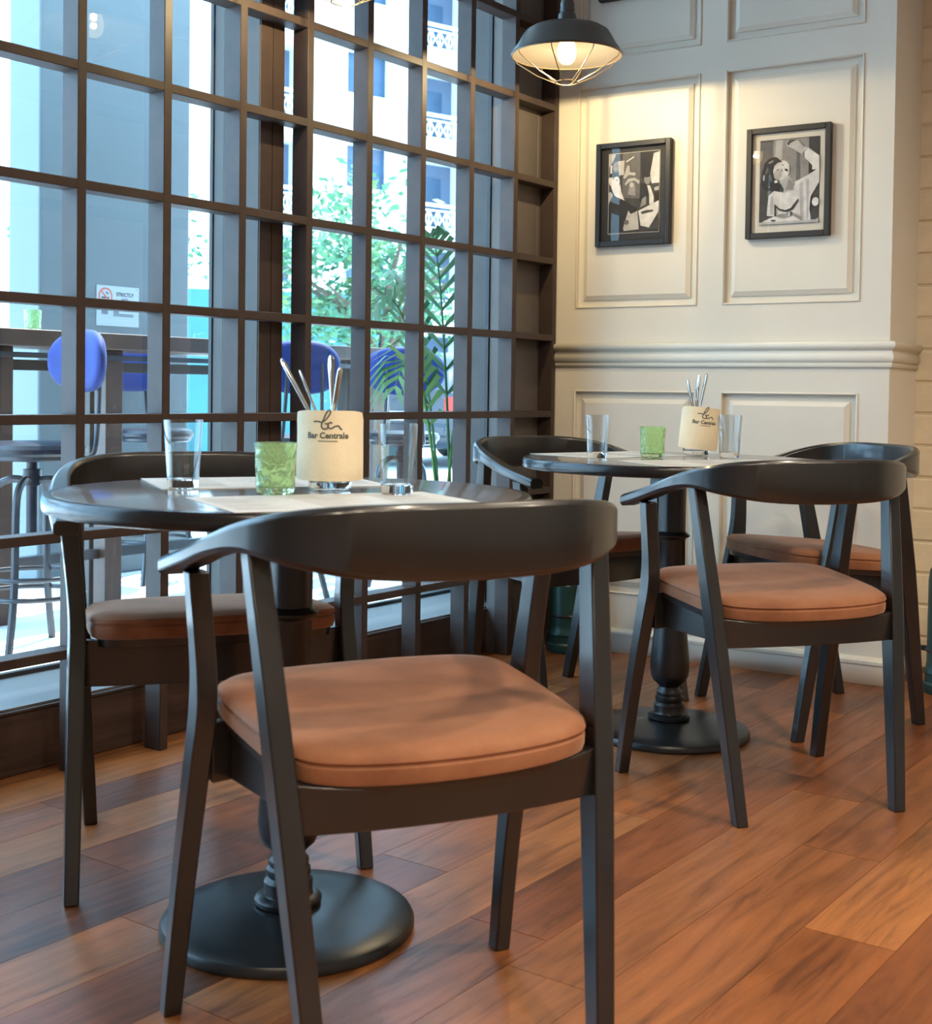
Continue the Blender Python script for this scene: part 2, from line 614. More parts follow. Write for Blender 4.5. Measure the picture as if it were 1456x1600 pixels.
# ---- painted brick wall set back to the right of the pier
br = empty('wall_brick', (1.19, 0.44, 0), TH)
tag(br, 'cream painted brick wall at the right edge, behind the panelled pier', kind='structure')
MB().box(0.0, 3.6, 0.004, 0.20, 0, CEIL).build('mortar', 'mortar_paint', br)
bmesh_o = None
for r_ in range(28):
    z = 0.002 + r_ * 0.111
    x = -0.15 * (r_ % 2) + 0.002
    while x < 1.6:
        if bmesh_o is None:
            bmesh_o = MB().box(0, 0.295, 0.0, 0.03, 0, 0.105).build('brick', 'brick_paint', br, bevel=0.006, seg=2)
            o = bmesh_o
        else:
            o = bmesh_o.copy(); C.objects.link(o)
        o.location = (x, random.uniform(-0.0015, 0.0015), z)
        x += 0.301

# ---- glazed front with its dark timber grid
w1 = empty('window_1', (0, 0, 0))
tag(w1, 'floor to ceiling glazed front with a dark brown timber grid', kind='structure')
DY, DZ, Z0 = 0.267, 0.2838, 1.4318
BW, BD, BH = 0.0265, 0.060, 0.0235
ys = [-0.02 - DY * i for i in range(0, 18)]
zs = [Z0 - DZ * j for j in range(-5, 5)]
barm = MB().box(-BD, 0.0, -BW / 2, BW / 2, 0.0, CEIL).build('mullion', 'frame_brown', w1, bevel=0.0015, seg=1)
for i, y in enumerate(ys):
    o = barm if i == 0 else barm.copy()
    if i: C.objects.link(o)
    o.location = (0, y, 0)
trm = MB().box(-BD + 0.0005, -0.0006, ys[-1], ys[0], -BH / 2, BH / 2).build('transom', 'frame_brown', w1, bevel=0.0015, seg=1)
for i, z in enumerate(zs):
    o = trm if i == 0 else trm.copy()
    if i: C.objects.link(o)
    o.location = (0, 0, z)
# posts of the outer frame: the wide one between the two lights, the end post, one beyond the picture
for y0, y1 in ((-1.502, -1.403), (-4.60, -4.45)):
    MB().box(-0.245, -0.061, y0, y1, 0.0, CEIL).build('post', 'frame_grey', w1, bevel=0.002, seg=1)
    MB().box(-0.062, -0.058, y0 + 0.002, (y0 + y1) / 2 - 0.002, 0.0, CEIL).build('post_facing', 'frame_brown', w1)
    MB().box(-0.062, -0.058, (y0 + y1) / 2 + 0.002, y1 - 0.002, 0.0, CEIL).build('post_facing', 'frame_brown', w1)
    MB().box(-0.193, -0.190, y0 - 0.0015, y0 + 0.001, 0.18, CEIL).build('joint_strip', 'frame_brown', w1)
    MB().box(-0.258, -0.2455, y0 - 0.004, y1 + 0.004, 0.18, CEIL).build('gasket_strip', 'gasket', w1)
MB().box(-0.105, -0.061, -0.290, -0.055, 0.0, CEIL).build('post', 'frame_panel_lit', w1, bevel=0.002, seg=1)
MB().box(-0.105, -0.0615, -0.052, 0.05, 0.0, CEIL).build('post', 'frame_panel_lit', w1, bevel=0.002, seg=1)
MB().box(-0.120, -0.1055, -0.296, -0.262, 0.18, CEIL).build('gasket_strip', 'gasket', w1)
MB().box(-0.250, -0.1205, -0.262, 0.05, 0.0, CEIL).build('post', 'frame_grey', w1, bevel=0.002, seg=1)
for y0, y1 in ((-4.45, -1.502), (-1.403, -0.262)):
    MB().box(-0.205, -0.199, y0, y1, 0.18, CEIL).build('pane', 'window_glass', w1)
# plinth below the glass, and its top ledge
MB().box(-0.26, -0.102, -4.6, 0.05, 0.0005, 0.150).build('plinth', 'plinth_wood', w1, bevel=0.003)
MB().box(-0.260, -0.098, -4.6, 0.05, 0.150, 0.158).build('plinth_cap', 'frame_brown', w1, bevel=0.002)
MB().box(-0.42, -0.11, -4.6, 0.30, 0.158, 0.164).build('ledge', 'sill_stone', w1)
MB().box(-0.425, -0.405, -4.6, 0.30, 0.1645, 0.176).build('ledge_edge', 'gasket', w1)

# ================================================================== OUTDOORS (large things)
gr = MB().box(-60, -0.26, -40, 70, -0.25, -0.02).build('ground', 'paving')
tag(gr, 'pale sunlit paving of the terrace and street', kind='structure')
cn = MB().box(-1.35, -0.30, -9.0, 6.0, 3.15, 3.40).build('ceiling_shade_slab', 'plaster_white')  # unseen slab, added to shade the terrace edge and keep sun out
tag(cn, 'added slab over the terrace, unseen, shading the glazed front', kind='structure')
o = MB().box(-0.73, -0.262, 0.50, 1.30, -0.02, 3.15).build('concrete_pier', 'pier_paint', bevel=0.01)
tag(o, 'plain blue grey pier outside, next to the palm leaves', 'pier')
o = MB().box(-3.05, -2.80, -0.25, 0.705, -0.02, 6.0).build('concrete_column', 'column_paint', bevel=0.012)
tag(o, 'broad blue grey column outside carrying the no smoking notice', 'column')


# ---- facade across the street
FA = math.radians(16)
fac = empty('apartment_building', (-26.56, 34.198, 0), -FA)   # local y runs along the facade, +x faces the street
tag(fac, 'white apartment building with lattice balconies across the street', 'building')
per = 7.1
z_fl = [3.55, 6.80, 10.05, 13.30, 16.55]
MB().box(-1.6, 0.0, -40.0, -8.31, 0.0, 20.0).build('wall', 'plaster_white', fac)
for k in range(-1, 3):
    bc = 0.2 + per * k
    # solid wall strips either side of the window, then spandrels
    a0, a1 = bc + 1.4, bc + per - 1.4
    wc = (a0 + a1) / 2 + 0.15
    wmb = MB()
    wmb.box(-1.6, 0.0, a0, wc - 0.92, 0.0, 20.0)
    wmb.box(-1.6, 0.0, wc + 0.92, a1, 0.0, 20.0)
    zc = [0.0]
    for zf in z_fl:
        zc += [zf + 1.22, zf + 2.72]
    zc.append(20.0)
    for i in range(0, len(zc), 2):
        wmb.box(-1.6, 0.0, wc - 0.92, wc + 0.92, zc[i], zc[i + 1])
    wmb.build('wall', 'plaster_white', fac)
    for zf in z_fl[:4]:
        wi = MB().box(-0.45, -0.40, wc - 0.92, wc + 0.92, zf + 1.22, zf + 2.72).build('window', 'far_pane', fac)
        MB().box(-0.40, -0.34, wc - 0.03, wc + 0.03, zf + 1.22, zf + 2.72).build('window_bar', 'rail_white', wi)
    MB().box(-1.7, -1.6, bc - 1.4, bc + 1.4, 0.0, 20.0).build('recess_back', 'recess_wall', fac)
    for zf in z_fl:
        MB().box(-1.6, 0.12, bc - 1.4, bc + 1.4, zf - 0.55, zf).build('balcony_slab', 'plaster_white', fac)
        rl = MB()
        rl.box(0.02, 0.08, bc - 1.4, bc + 1.4, zf + 0.86, zf + 0.98)
        rl.box(0.02, 0.07, bc - 1.4, bc + 1.4, zf + 0.70, zf + 0.75)
        rl.box(0.02, 0.07, bc - 1.4, bc + 1.4, zf + 0.06, zf + 0.12)
        nn = 7
        for i in range(nn):
            c0 = bc - 1.4 + 2.8 * (i + 0.5) / nn
            h = 0.17
            for p, q in (((c0 - h, 0.41), (c0, 0.74)), ((c0, 0.74), (c0 + h, 0.41)), ((c0 + h, 0.41), (c0, 0.10)), ((c0, 0.10), (c0 - h, 0.41)), ((c0, 0.10), (c0, 0.74))):
                rl.bar((0.045, p[0], zf + p[1]), (0.045, q[0], zf + q[1]), 0.035, 0.035, (1, 0, 0))
        rl.build('balcony_railing', 'rail_white', fac)
        if zf < 14:
            MB().box(-1.59, -1.54, bc - 0.9, bc + 0.9, zf + 0.1, zf + 2.2).build('balcony_door', 'far_pane', fac)
# low walls seen under and over the counter
bw = MB().box(-0.15, 0.15, -5.5, 1.05, -0.02, 1.55).build('boundary_wall', 'blue_wall', loc=(-11.3, 5.6, 0), rot=(0, 0, -0.62))
tag(bw, 'low blue boundary wall far across the terrace, left of the column', 'wall')
bw2 = MB().box(-0.15, 0.15, 0.0, 3.2, -0.02, 2.16).build('boundary_wall', 'teal_wall', loc=(-9.9, 6.55, 0), rot=(0, 0, -0.62))
tag(bw2, 'teal boundary wall across the street, right of the column', 'wall')

# ================================================================== CHAIRS
def rect_ring(c, wx, wy):
    return [(c[0] - wx / 2, c[1] - wy / 2, c[2]), (c[0] + wx / 2, c[1] - wy / 2, c[2]), (c[0] + wx / 2, c[1] + wy / 2, c[2]), (c[0] - wx / 2, c[1] + wy / 2, c[2])]


def make_chair():
    root = empty('dining_chair')
    # front legs: upright above the seat, kicking forward below it
    for s in (-1, 1):
        path = [(0.280, 0.239, 0.000, 0.027, 0.030), (0.2735, 0.200, 0.20, 0.029, 0.036), (0.266, 0.152, 0.40, 0.030, 0.046),
                (0.2625, 0.134, 0.485, 0.030, 0.050), (0.2660, 0.124, 0.56, 0.030, 0.042), (0.2790, 0.115, 0.686, 0.030, 0.036)]
        mb = MB()
        mb.loft([rect_ring((s * x, y, z), wx, wy) for x, y, z, wx, wy in smooth_path(path, 4)])
        mb.build('leg', 'black_wood', root, bevel=0.003)
        mb = MB()
        path = [(0.2012, -0.2096, 0.0, 0.028, 0.030), (0.2280, -0.146, 0.37, 0.031, 0.046), (0.2345, -0.131, 0.46, 0.031, 0.047), (0.2555, -0.082, 0.742, 0.030, 0.034)]
        mb.loft([rect_ring((s * x, y, z), wx, wy) for x, y, z, wx, wy in path])
        mb.build('leg', 'black_wood', root, bevel=0.003)
        # side rail, set in under the cushion
        mb = MB()
        mb.loft([[(s * 0.200, 0.130, 0.378), (s * 0.222, 0.130, 0.378), (s * 0.222, 0.130, 0.455), (s * 0.200, 0.130, 0.455)],
                 [(s * 0.172, -0.130, 0.382), (s * 0.194, -0.130, 0.382), (s * 0.194, -0.130, 0.438), (s * 0.172, -0.130, 0.438)]])
        mb.build('side_rail', 'black_wood', root, bevel=0.002)
    for nm, y0, xh, za, zb in (('front_rail', 0.136, 0.250, 0.376, 0.464), ('rear_rail', -0.140, 0.221, 0.380, 0.446)):
        mb = MB()
        rings = []
        n = 12
        for i in range(n + 1):
            t = -1 + 2 * i / n
            bow = (1 - t * t) * (0.035 if y0 > 0 else -0.040)
            dip = (1 - t * t) * (0.012 if y0 < 0 else 0.004)
            rings.append([(t * xh, y0 + bow - 0.011, za + dip * 0.4), (t * xh, y0 + bow + 0.011, za + dip * 0.4), (t * xh, y0 + bow + 0.011, zb - dip), (t * xh, y0 + bow - 0.011, zb - dip)])
        mb.loft(rings)
        mb.build(nm, 'black_wood', root, bevel=0.002)
    # cushion outline (x, y), front edge gently bowed, rear edge an arc
    half = [(0.0, 0.222), (0.10, 0.219), (0.18, 0.208), (0.218, 0.190), (0.236, 0.160), (0.2385, 0.100), (0.234, 0.0), (0.226, -0.090), (0.214, -0.135),
            (0.190, -0.163), (0.140, -0.184), (0.07, -0.197), (0.0, -0.201)]
    half = [(x, y) for x, y in smooth_path(half, 3)]
    outline = half + [(-x, y) for x, y in half[-2:0:-1]]
    def zt(y):
        return 0.4955 + 0.078 * y
    def ring(sc, dz):
        return [(x * sc, (y - 0.01) * sc + 0.01, zt(y * sc) + dz) for x, y in outline]
    mb = MB()
    mb.loft([ring(0.955, -0.041), ring(0.985, -0.038), ring(0.993, -0.032), ring(0.996, -0.017), ring(0.984, -0.0145), ring(0.984, -0.0125), ring(1.000, -0.009), ring(0.992, -0.002),
             ring(0.95, 0.0055), ring(0.85, 0.0095), ring(0.6, 0.0125), ring(0.3, 0.0135), ring(0.02, 0.014)])
    mb.build('seat_cushion', 'velvet', root, smooth=True)
    mb = MB()
    mb.loft([ring(0.90, -0.058), ring(0.955, -0.055), ring(0.962, -0.040)])
    mb.build('seat_base', 'black_wood', root, smooth=True)
    # one-piece back and arms, broad at the back, flattening into the arms
    P = [(0.0, -0.226, 0.803, 0.704, 0.021), (0.10, -0.219, 0.803, 0.706, 0.021), (0.175, -0.195, 0.800, 0.712, 0.022), (0.235, -0.150, 0.791, 0.724, 0.025),
         (0.268, -0.088, 0.775, 0.734, 0.031), (0.283, -0.015, 0.752, 0.722, 0.040), (0.289, 0.080, 0.724, 0.697, 0.046), (0.289, 0.205, 0.697, 0.669, 0.047)]
    P = smooth_path(P, 6)
    full = [(-a, b2, c, d, e) for a, b2, c, d, e in P[:0:-1]] + list(P)
    rings = []
    for i, (x, y, z1, z0, th) in enumerate(full):
        p, q = full[max(i - 1, 0)], full[min(i + 1, len(full) - 1)]
        t = Vector((q[0] - p[0], q[1] - p[1], 0)).normalized()
        nrm = Vector((t.y, -t.x, 0))                   # outward
        if i in (0, len(full) - 1):
            nrm = Vector((-1 if x < 0 else 1, 0.0, 0))
        o1 = Vector((x, y, 0)) + nrm * th * 0.5
        i1 = Vector((x, y, 0)) - nrm * th * 0.5
        h = z1 - z0
        e = min(0.007, h * 0.25)
        k = min(0.006, th * 0.25)
        rings.append([(o1.x - nrm.x * k, o1.y - nrm.y * k, z0), (o1.x, o1.y, z0 + e), (o1.x, o1.y, z1 - e), (o1.x - nrm.x * k, o1.y - nrm.y * k, z1),
                      (i1.x + nrm.x * k, i1.y + nrm.y * k, z1), (i1.x, i1.y, z1 - e), (i1.x, i1.y, z0 + e), (i1.x + nrm.x * k, i1.y + nrm.y * k, z0)])
    MB().loft(rings).build('backrest', 'black_wood', root, smooth=True, bevel=0.0015, seg=1)
    for o in root.children:
        pass
    return root


CH = [  # x, y, heading (deg) of the chair's front
    (1.463, -2.711, 152.4, 'black armchair with brown seat nearest the viewer, its back turned, at the near table'),
    (0.606, -2.314, -32.3, 'black armchair with brown seat between the near table and the window, facing the viewer'),
    (1.391, -1.225, 143.8, 'black armchair with brown seat at the far table, its back turned to the viewer'),
    (1.186, -0.402, 233.7, 'black armchair with brown seat at the right of the far table, against the panelled wall'),
    (0.491, -0.712, -17.3, 'black armchair in the corner between the window and the far table'),
]
chair0 = make_chair()
for i, (x, y, a, lab) in enumerate(CH):
    o = chair0 if i == 0 else copy_tree(chair0)
    o.location = (x, y, 0.0)
    o.rotation_euler = (0, 0, math.radians(a - 90))
    tag(o, lab, 'chair', 'black armchairs around the two round tables')

# ================================================================== TABLES
T1 = (1.0345, -2.504)
T2 = (0.952, -0.900)
TZ = 0.765


def make_table():
    root = empty('pedestal_table')
    MB().lathe([(0.02, 0.043), (0.06, 0.042), (0.11, 0.035), (0.17, 0.028), (0.208, 0.024), (0.218, 0.020), (0.222, 0.013), (0.222, 0.004), (0.218, 0.0), (0.02, 0.0)], 72).build('base', 'black_metal', root, smooth=True)
    prof = [(0.050, 0.042), (0.058, 0.045), (0.059, 0.052), (0.053, 0.057), (0.044, 0.059), (0.042, 0.064), (0.043, 0.082), (0.040, 0.086), (0.036, 0.090), (0.039, 0.095), (0.039, 0.104),
            (0.034, 0.109), (0.036, 0.114), (0.035, 0.121), (0.030, 0.126), (0.029, 0.133), (0.036, 0.141), (0.046, 0.150), (0.052, 0.164), (0.0545, 0.185), (0.053, 0.215), (0.048, 0.265),
            (0.043, 0.320), (0.040, 0.370), (0.038, 0.430), (0.037, 0.540), (0.040, 0.546), (0.048, 0.550), (0.049, 0.555), (0.042, 0.560), (0.0375, 0.565), (0.038, 0.690),
            (0.048, 0.694), (0.048, 0.712), (0.075, 0.720), (0.078, 0.7345)]
    MB().lathe(prof, 40).build('pedestal', 'black_metal', root, smooth=True)
    MB().lathe([(0.10, 0.735), (0.405, 0.735), (0.416, 0.738), (0.418, 0.744), (0.418, 0.760), (0.415, 0.7645), (0.402, 0.7650), (0.402, 0.760), (0.10, 0.760)], 96).build('rim', 'table_rim', root, smooth=True)
    MB().lathe([(0.01, 0.7605), (0.4015, 0.7605), (0.4015, 0.7652), (0.3995, 0.7656), (0.01, 0.7656)], 96).build('table_top', 'table_face', root, smooth=True)
    return root


t0 = make_table()
t0.location = (*T1, 0)
tag(t0, 'round dark pedestal table nearest the viewer', 'table', 'round pedestal tables')
t1 = copy_tree(t0)
t1.location = (*T2, 0)
tag(t1, 'round dark pedestal table farther back, beside the panelled wall', 'table', 'round pedestal tables')
ZT = TZ + 0.0006

# ---- paper placemats
def placemat(tc, heading, dist, label, dx=0.0):
    a = math.radians(heading)
    fw = Vector((math.cos(a), math.sin(a)))
    rt = Vector((fw.y, -fw.x))
    p = Vector(tc) - fw * dist + rt * dx
    root = MB().box(-0.21, 0.21, -0.14, 0.14, 0.0, 0.0009).build('placemat', 'paper')
    root.location = (p.x, p.y, ZT)
    root.rotation_euler = (0, 0, a - PI / 2)
    ink = MB()
    random.seed(int(abs(heading) * 10))
    for cx in (-0.14, 0.0, 0.14):
        y = 0.10
        while y > -0.11:
            wdt = random.uniform(0.05, 0.11)
            ink.box(cx - 0.055, cx - 0.055 + wdt, y, y + 0.0022, 0.0009, 0.0010)
            y -= random.choice((0.008, 0.008, 0.014))
    ink.build('printed_lines', 'print_ink', root)
    return tag(root, label, 'placemat', 'paper placemats on the tables')


placemat(T1, 152.4, 0.225, 'printed paper placemat at the near side of the near table', 0.0)
placemat(T1, -32.3, 0.225, 'printed paper placemat on the window side of the near table')
placemat(T2, 143.8, 0.23, 'printed paper placemat at the near side of the far table')
placemat(T2, -17.3, 0.23, 'printed paper placemat on the window side of the far table')

# ---- drinking glasses
def make_glass():
    prof = [(0.0268, 0.0168), (0.0283, 0.0168), (0.0345, 0.119), (0.0341, 0.1205), (0.0334, 0.1205), (0.0330, 0.119), (0.0268, 0.0172)]
    root = MB().lathe(prof, 40, caps=False).build('drinking_glass', 'glass_wall', smooth=True)
    MB().lathe([(0.003, 0.0), (0.0252, 0.0), (0.0270, 0.0015), (0.0282, 0.0165), (0.0255, 0.0166), (0.022, 0.0150), (0.003, 0.0140)], 40).build('foot', 'clear_glass', root, smooth=True)
    return root


gspots = [(0.862, -2.600, 1.0, 'tall clear glass left of the green tumbler on the near table'), (1.210, -2.430, 1.0, 'tall clear glass right of the napkin holder on the near table'),
          (0.810, -1.075, 0.98, 'tall clear glass left of the green tumbler on the far table'), (1.048, -0.745, 1.0, 'tall clear glass right of the napkin holder on the far table')]
g0 = make_glass()
for i, (x, y, sc, lab) in enumerate(gspots):
    o = g0 if i == 0 else copy_tree(g0)
    o.location = (x, y, ZT + 0.0012)
    o.scale = (sc, sc, sc)
    tag(o, lab, 'glass', 'tall clear glasses on the tables')


def make_tumbler():
    n = 48
    prof = [(0.006, 0.0), (0.0275, 0.0), (0.0315, 0.003), (0.0335, 0.012), (0.0330, 0.030), (0.0335, 0.050), (0.0348, 0.070), (0.0362, 0.084), (0.0362, 0.0865), (0.0330, 0.0868),
            (0.0315, 0.078), (0.0298, 0.040), (0.0285, 0.014), (0.024, 0.0105), (0.006, 0.010)]
    rings = []
    for j, (r, z) in enumerate(prof):
        outer = 2 <= j <= 6
        rings.append([((r + (0.0009 * math.sin(i * 6 * 2 * PI / n) * math.sin(z * 210) if outer else 0)) * math.cos(2 * PI * i / n),
                       (r + (0.0009 * math.sin(i * 6 * 2 * PI / n) * math.sin(z * 210) if outer else 0)) * math.sin(2 * PI * i / n), z) for i in range(n)])
    o = MB().loft(rings).build('green_tumbler', 'green_glass', smooth=True)
    return o


tspots = [(1.064, -2.576, ZT + 0.0012, 'green pressed glass tumbler on the near table'), (0.898, -0.921, ZT + 0.0012, 'green pressed glass tumbler on the far table'),
          (-2.02, -0.845, 1.1702, 'green tumbler standing outside on the bar counter')]
u0 = make_tumbler()
for i, (x, y, z, lab) in enumerate(tspots):
    o = u0 if i == 0 else u0.copy()
    if i: C.objects.link(o)
    o.location = (x, y, z)
    tag(o, lab, 'tumbler', 'green pressed glass tumblers')

# ---- cutlery jars with a printed napkin round the front
def arc_map(x, z, r):
    return (r * math.sin(x / r), 0.0225 - r * math.cos(x / r), z)


def logo_strokes():
    """the looped script mark above the lettering, as centre lines"""
    pts = [(-0.021, 0.004), (-0.014, 0.0045), (-0.007, 0.0035), (0.000, 0.010), (0.0045, 0.018), (0.004, 0.0225), (0.000, 0.020), (-0.005, 0.009), (-0.0085, -0.001), (-0.007, -0.0065),
           (-0.002, -0.0075), (0.0015, -0.004), (0.0005, 0.001), (-0.0035, 0.0005)]
    pts2 = [(0.0075, 0.0015), (0.0045, 0.003), (0.0012, 0.000), (0.0015, -0.005), (0.006, -0.0065), (0.011, -0.0035), (0.0165, -0.0025), (0.0195, -0.007), (0.022, -0.0085)]
    return [smooth_path(pts, 5), smooth_path(pts2, 5)]


def napkin_holder(x, y, face, tilt, where):
    """face: world angle the napkin front looks to"""
    jar = MB().lathe([(0.006, 0.0), (0.034, 0.0), (0.037, 0.003), (0.038, 0.012), (0.0375, 0.125), (0.0365, 0.1265), (0.0355, 0.125), (0.035, 0.016), (0.030, 0.013), (0.006, 0.013)], 40)
    j = jar.build('cutlery_jar', 'clear_glass', smooth=True)
    j.location = (x, y, ZT + 0.0013)
    tag(j, 'clear glass jar holding cutlery behind a napkin on the %s table' % where, 'jar', 'cutlery jars on the tables')
    r = 0.0650
    wd, z0, z1 = 0.0740, 0.016, 0.140
    th = 0.0035
    nx, nz = 28, 10
    mb = MB()
    def outline(u, v):
        # slightly wavy sheet, corners rounded
        e = 0.0025 * math.sin(u * 3.1 + v * 2) + 0.0015 * math.sin(v * 7)
        xx = u * wd * (1 - 0.05 * (v > 0.93) * abs(u) ** 6)
        zz = z0 + (z1 - z0) * v - 0.004 * abs(u) ** 5 * (v > 0.5) + 0.003 * abs(u) ** 4 * (v < 0.2)
        return xx, zz, e
    fr, bk = [], []
    for jz in range(nz + 1):
        for i in range(nx + 1):
            u, v = -1 + 2 * i / nx, jz / nz
            xx, zz, e = outline(u, v)
            fr.append(arc_map(xx, zz, r + e * 0.5 + th / 2))
            bk.append(arc_map(xx, zz, r + e * 0.5 - th / 2))
    N = len(fr)
    fs = []
    def idx(i, jz): return jz * (nx + 1) + i
    for jz in range(nz):
        for i in range(nx):
            a, b2, c, d = idx(i, jz), idx(i + 1, jz), idx(i + 1, jz + 1), idx(i, jz + 1)
            fs.append((a, b2, c, d)); fs.append((N + d, N + c, N + b2, N + a))
    for i in range(nx):
        fs.append((idx(i, 0), N + idx(i, 0), N + idx(i + 1, 0), idx(i + 1, 0)))
        fs.append((idx(i, nz), idx(i + 1, nz), N + idx(i + 1, nz), N + idx(i, nz)))
    for jz in range(nz):
        fs.append((idx(0, jz), idx(0, jz + 1), N + idx(0, jz + 1), N + idx(0, jz)))
        fs.append((idx(nx, jz), N + idx(nx, jz), N + idx(nx, jz + 1), idx(nx, jz + 1)))
    mb.add(fr + bk, fs)
    nk = mb.build('paper_napkin', 'napkin', smooth=True)
    fd = Vector((math.cos(face), math.sin(face), 0))
    nk.location = (x, y, ZT + 0.0015)
    nk.rotation_euler = (0, tilt, face + PI / 2)
    tag(nk, 'cream paper napkin printed Bar Centrale wrapped round the cutlery jar on the %s table' % where, 'napkin', 'printed napkins on the tables')
    def put(nm, vs, fs, cx, cz):
        m_ = MB()
        out = []
        for p in vs:
            e = 0.0025 * math.sin((p[0] + cx) / wd * 3.1 + ((p[1] + cz) - z0) / (z1 - z0) * 2) + 0.0015 * math.sin(((p[1] + cz) - z0) / (z1 - z0) * 7)
            out.append(arc_map(p[0] + cx, p[1] + cz, r + e * 0.5 + th / 2 + 0.0007))
        m_.add(out, fs)
        return m_.build(nm, 'napkin_ink', nk)
    cz = 0.104
    put('lettering', *text_mesh('Bar Centrale', 0.0145, bold=0.00045), 0.001, cz - 0.008)
    dv, df = [], []
    for k3 in range(12):       # the fine unreadable line under the name
        x_ = -0.017 + k3 * 0.0029
        n3 = len(dv)
        dv += [(x_, -0.0011), (x_ + 0.0019, -0.0011), (x_ + 0.0019, 0.0011), (x_, 0.0011)]
        df.append((n3, n3 + 1, n3 + 2, n3 + 3))
    put('small_print', dv, df, 0.002, cz - 0.0175)
    vs, fs = [], []
    for st in logo_strokes():
        base = len(vs)
        for i, p in enumerate(st):
            q, q2 = st[max(i - 1, 0)], st[min(i + 1, len(st) - 1)]
            t = Vector((q2[0] - q[0], q2[1] - q[1]))
            if t.length < 1e-9: t = Vector((1, 0))
            t.normalize()
            nn = Vector((-t.y, t.x)) * 0.0012
            vs += [(p[0] + nn.x, p[1] + nn.y), (p[0] - nn.x, p[1] - nn.y)]
            if i:
                k2 = base + 2 * i
                fs.append((k2 - 2, k2 - 1, k2 + 1, k2))
    put('script_mark', [(p[0] * 1.2, p[1] * 1.1) for p in vs], fs, 0.001, cz + 0.012)
    return nk


def cutlery(jx, jy, ang, lean, length, kind, label, group):
    """a knife or fork standing in the jar, handle up; ang: direction it leans to in the world"""
    mb = MB()
    rings = []
    if kind == 'knife':
        prof = [(0.0, 0.005, 0.0015), (0.05, 0.006, 0.0018), (0.10, 0.0050, 0.0030), (0.17, 0.0078, 0.0042), (0.205, 0.0088, 0.0042), (0.214, 0.006, 0.003), (0.217, 0.002, 0.0012)]
    else:
        prof = [(0.0, 0.004, 0.0012), (0.04, 0.0095, 0.0016), (0.07, 0.0035, 0.0020), (0.12, 0.0035, 0.0022), (0.17, 0.0062, 0.0024), (0.196, 0.0086, 0.0024), (0.209, 0.0070, 0.002), (0.2145, 0.003, 0.0012)]
    sc = length / prof[-1][0]
    for z, wx, wy in smooth_path(prof, 4):
        rings.append([(wx * math.cos(t), wy * math.sin(t), z * sc) for t in [2 * PI * i / 12 for i in range(12)]])
    mb.loft(rings)
    nm = 'table_knife' if kind == 'knife' else 'table_fork'
    o = mb.build(nm, 'steel', smooth=True)
    d = Vector((math.cos(ang) * math.sin(lean), math.sin(ang) * math.sin(lean), math.cos(lean)))
    # keep inside the jar: foot opposite to the lean
    foot = Vector((jx, jy, ZT + 0.0165)) - Vector((math.cos(ang), math.sin(ang), 0)) * (0.008 + 0.042 * min(lean, 0.48))
    o.location = foot
    o.rotation_mode = 'QUATERNION'
    o.rotation_quaternion = d.to_track_quat('Z', 'Y')
    tag(o, label, 'cutlery', group)
    return o


RT = math.atan2(0.589, 0.808)      # world angle of the picture's right
J1 = (1.058, -2.432)
J2 = (0.905, -0.665)
napkin_holder(*J1, RT - PI / 2 - 0.05, 0.0, 'near')
napkin_holder(*J2, RT - PI / 2 + 0.18, 0.10, 'far')
G1 = 'cutlery in the jar on the near table'
G2 = 'cutlery in the jar on the far table'
cutlery(*J1, RT + PI, 0.50, 0.245, 'knife', 'steel handle leaning farthest left in the jar on the near table', G1)
cutlery(*J1, RT + PI + 0.35, 0.40, 0.212, 'fork', 'shorter steel handle beside the leftmost one in the near jar', G1)
cutlery(*J1, RT - 2.2, 0.05, 0.223, 'fork', 'tallest upright broad handle in the near jar', G1)
cutlery(*J1, RT - 0.3, 0.16, 0.205, 'knife', 'brownish narrow handle at the right in the near jar', G1)
cutlery(*J2, RT + PI, 0.22, 0.212, 'knife', 'dark handle farthest left in the far jar', G2)
cutlery(*J2, RT + PI + 0.6, 0.07, 0.185, 'fork', 'short handle second from the left in the far jar', G2)
cutlery(*J2, RT + 0.5, 0.08, 0.220, 'fork', 'bright handle third from the left in the far jar', G2)
cutlery(*J2, RT - 0.2, 0.20, 0.228, 'knife', 'bright handle farthest right in the far jar', G2)

# ================================================================== PICTURES ON THE WALL
def wall_pt(x, y, z):
    return (x * math.cos(TH) - y * math.sin(TH), x * math.sin(TH) + y * math.cos(TH), z)


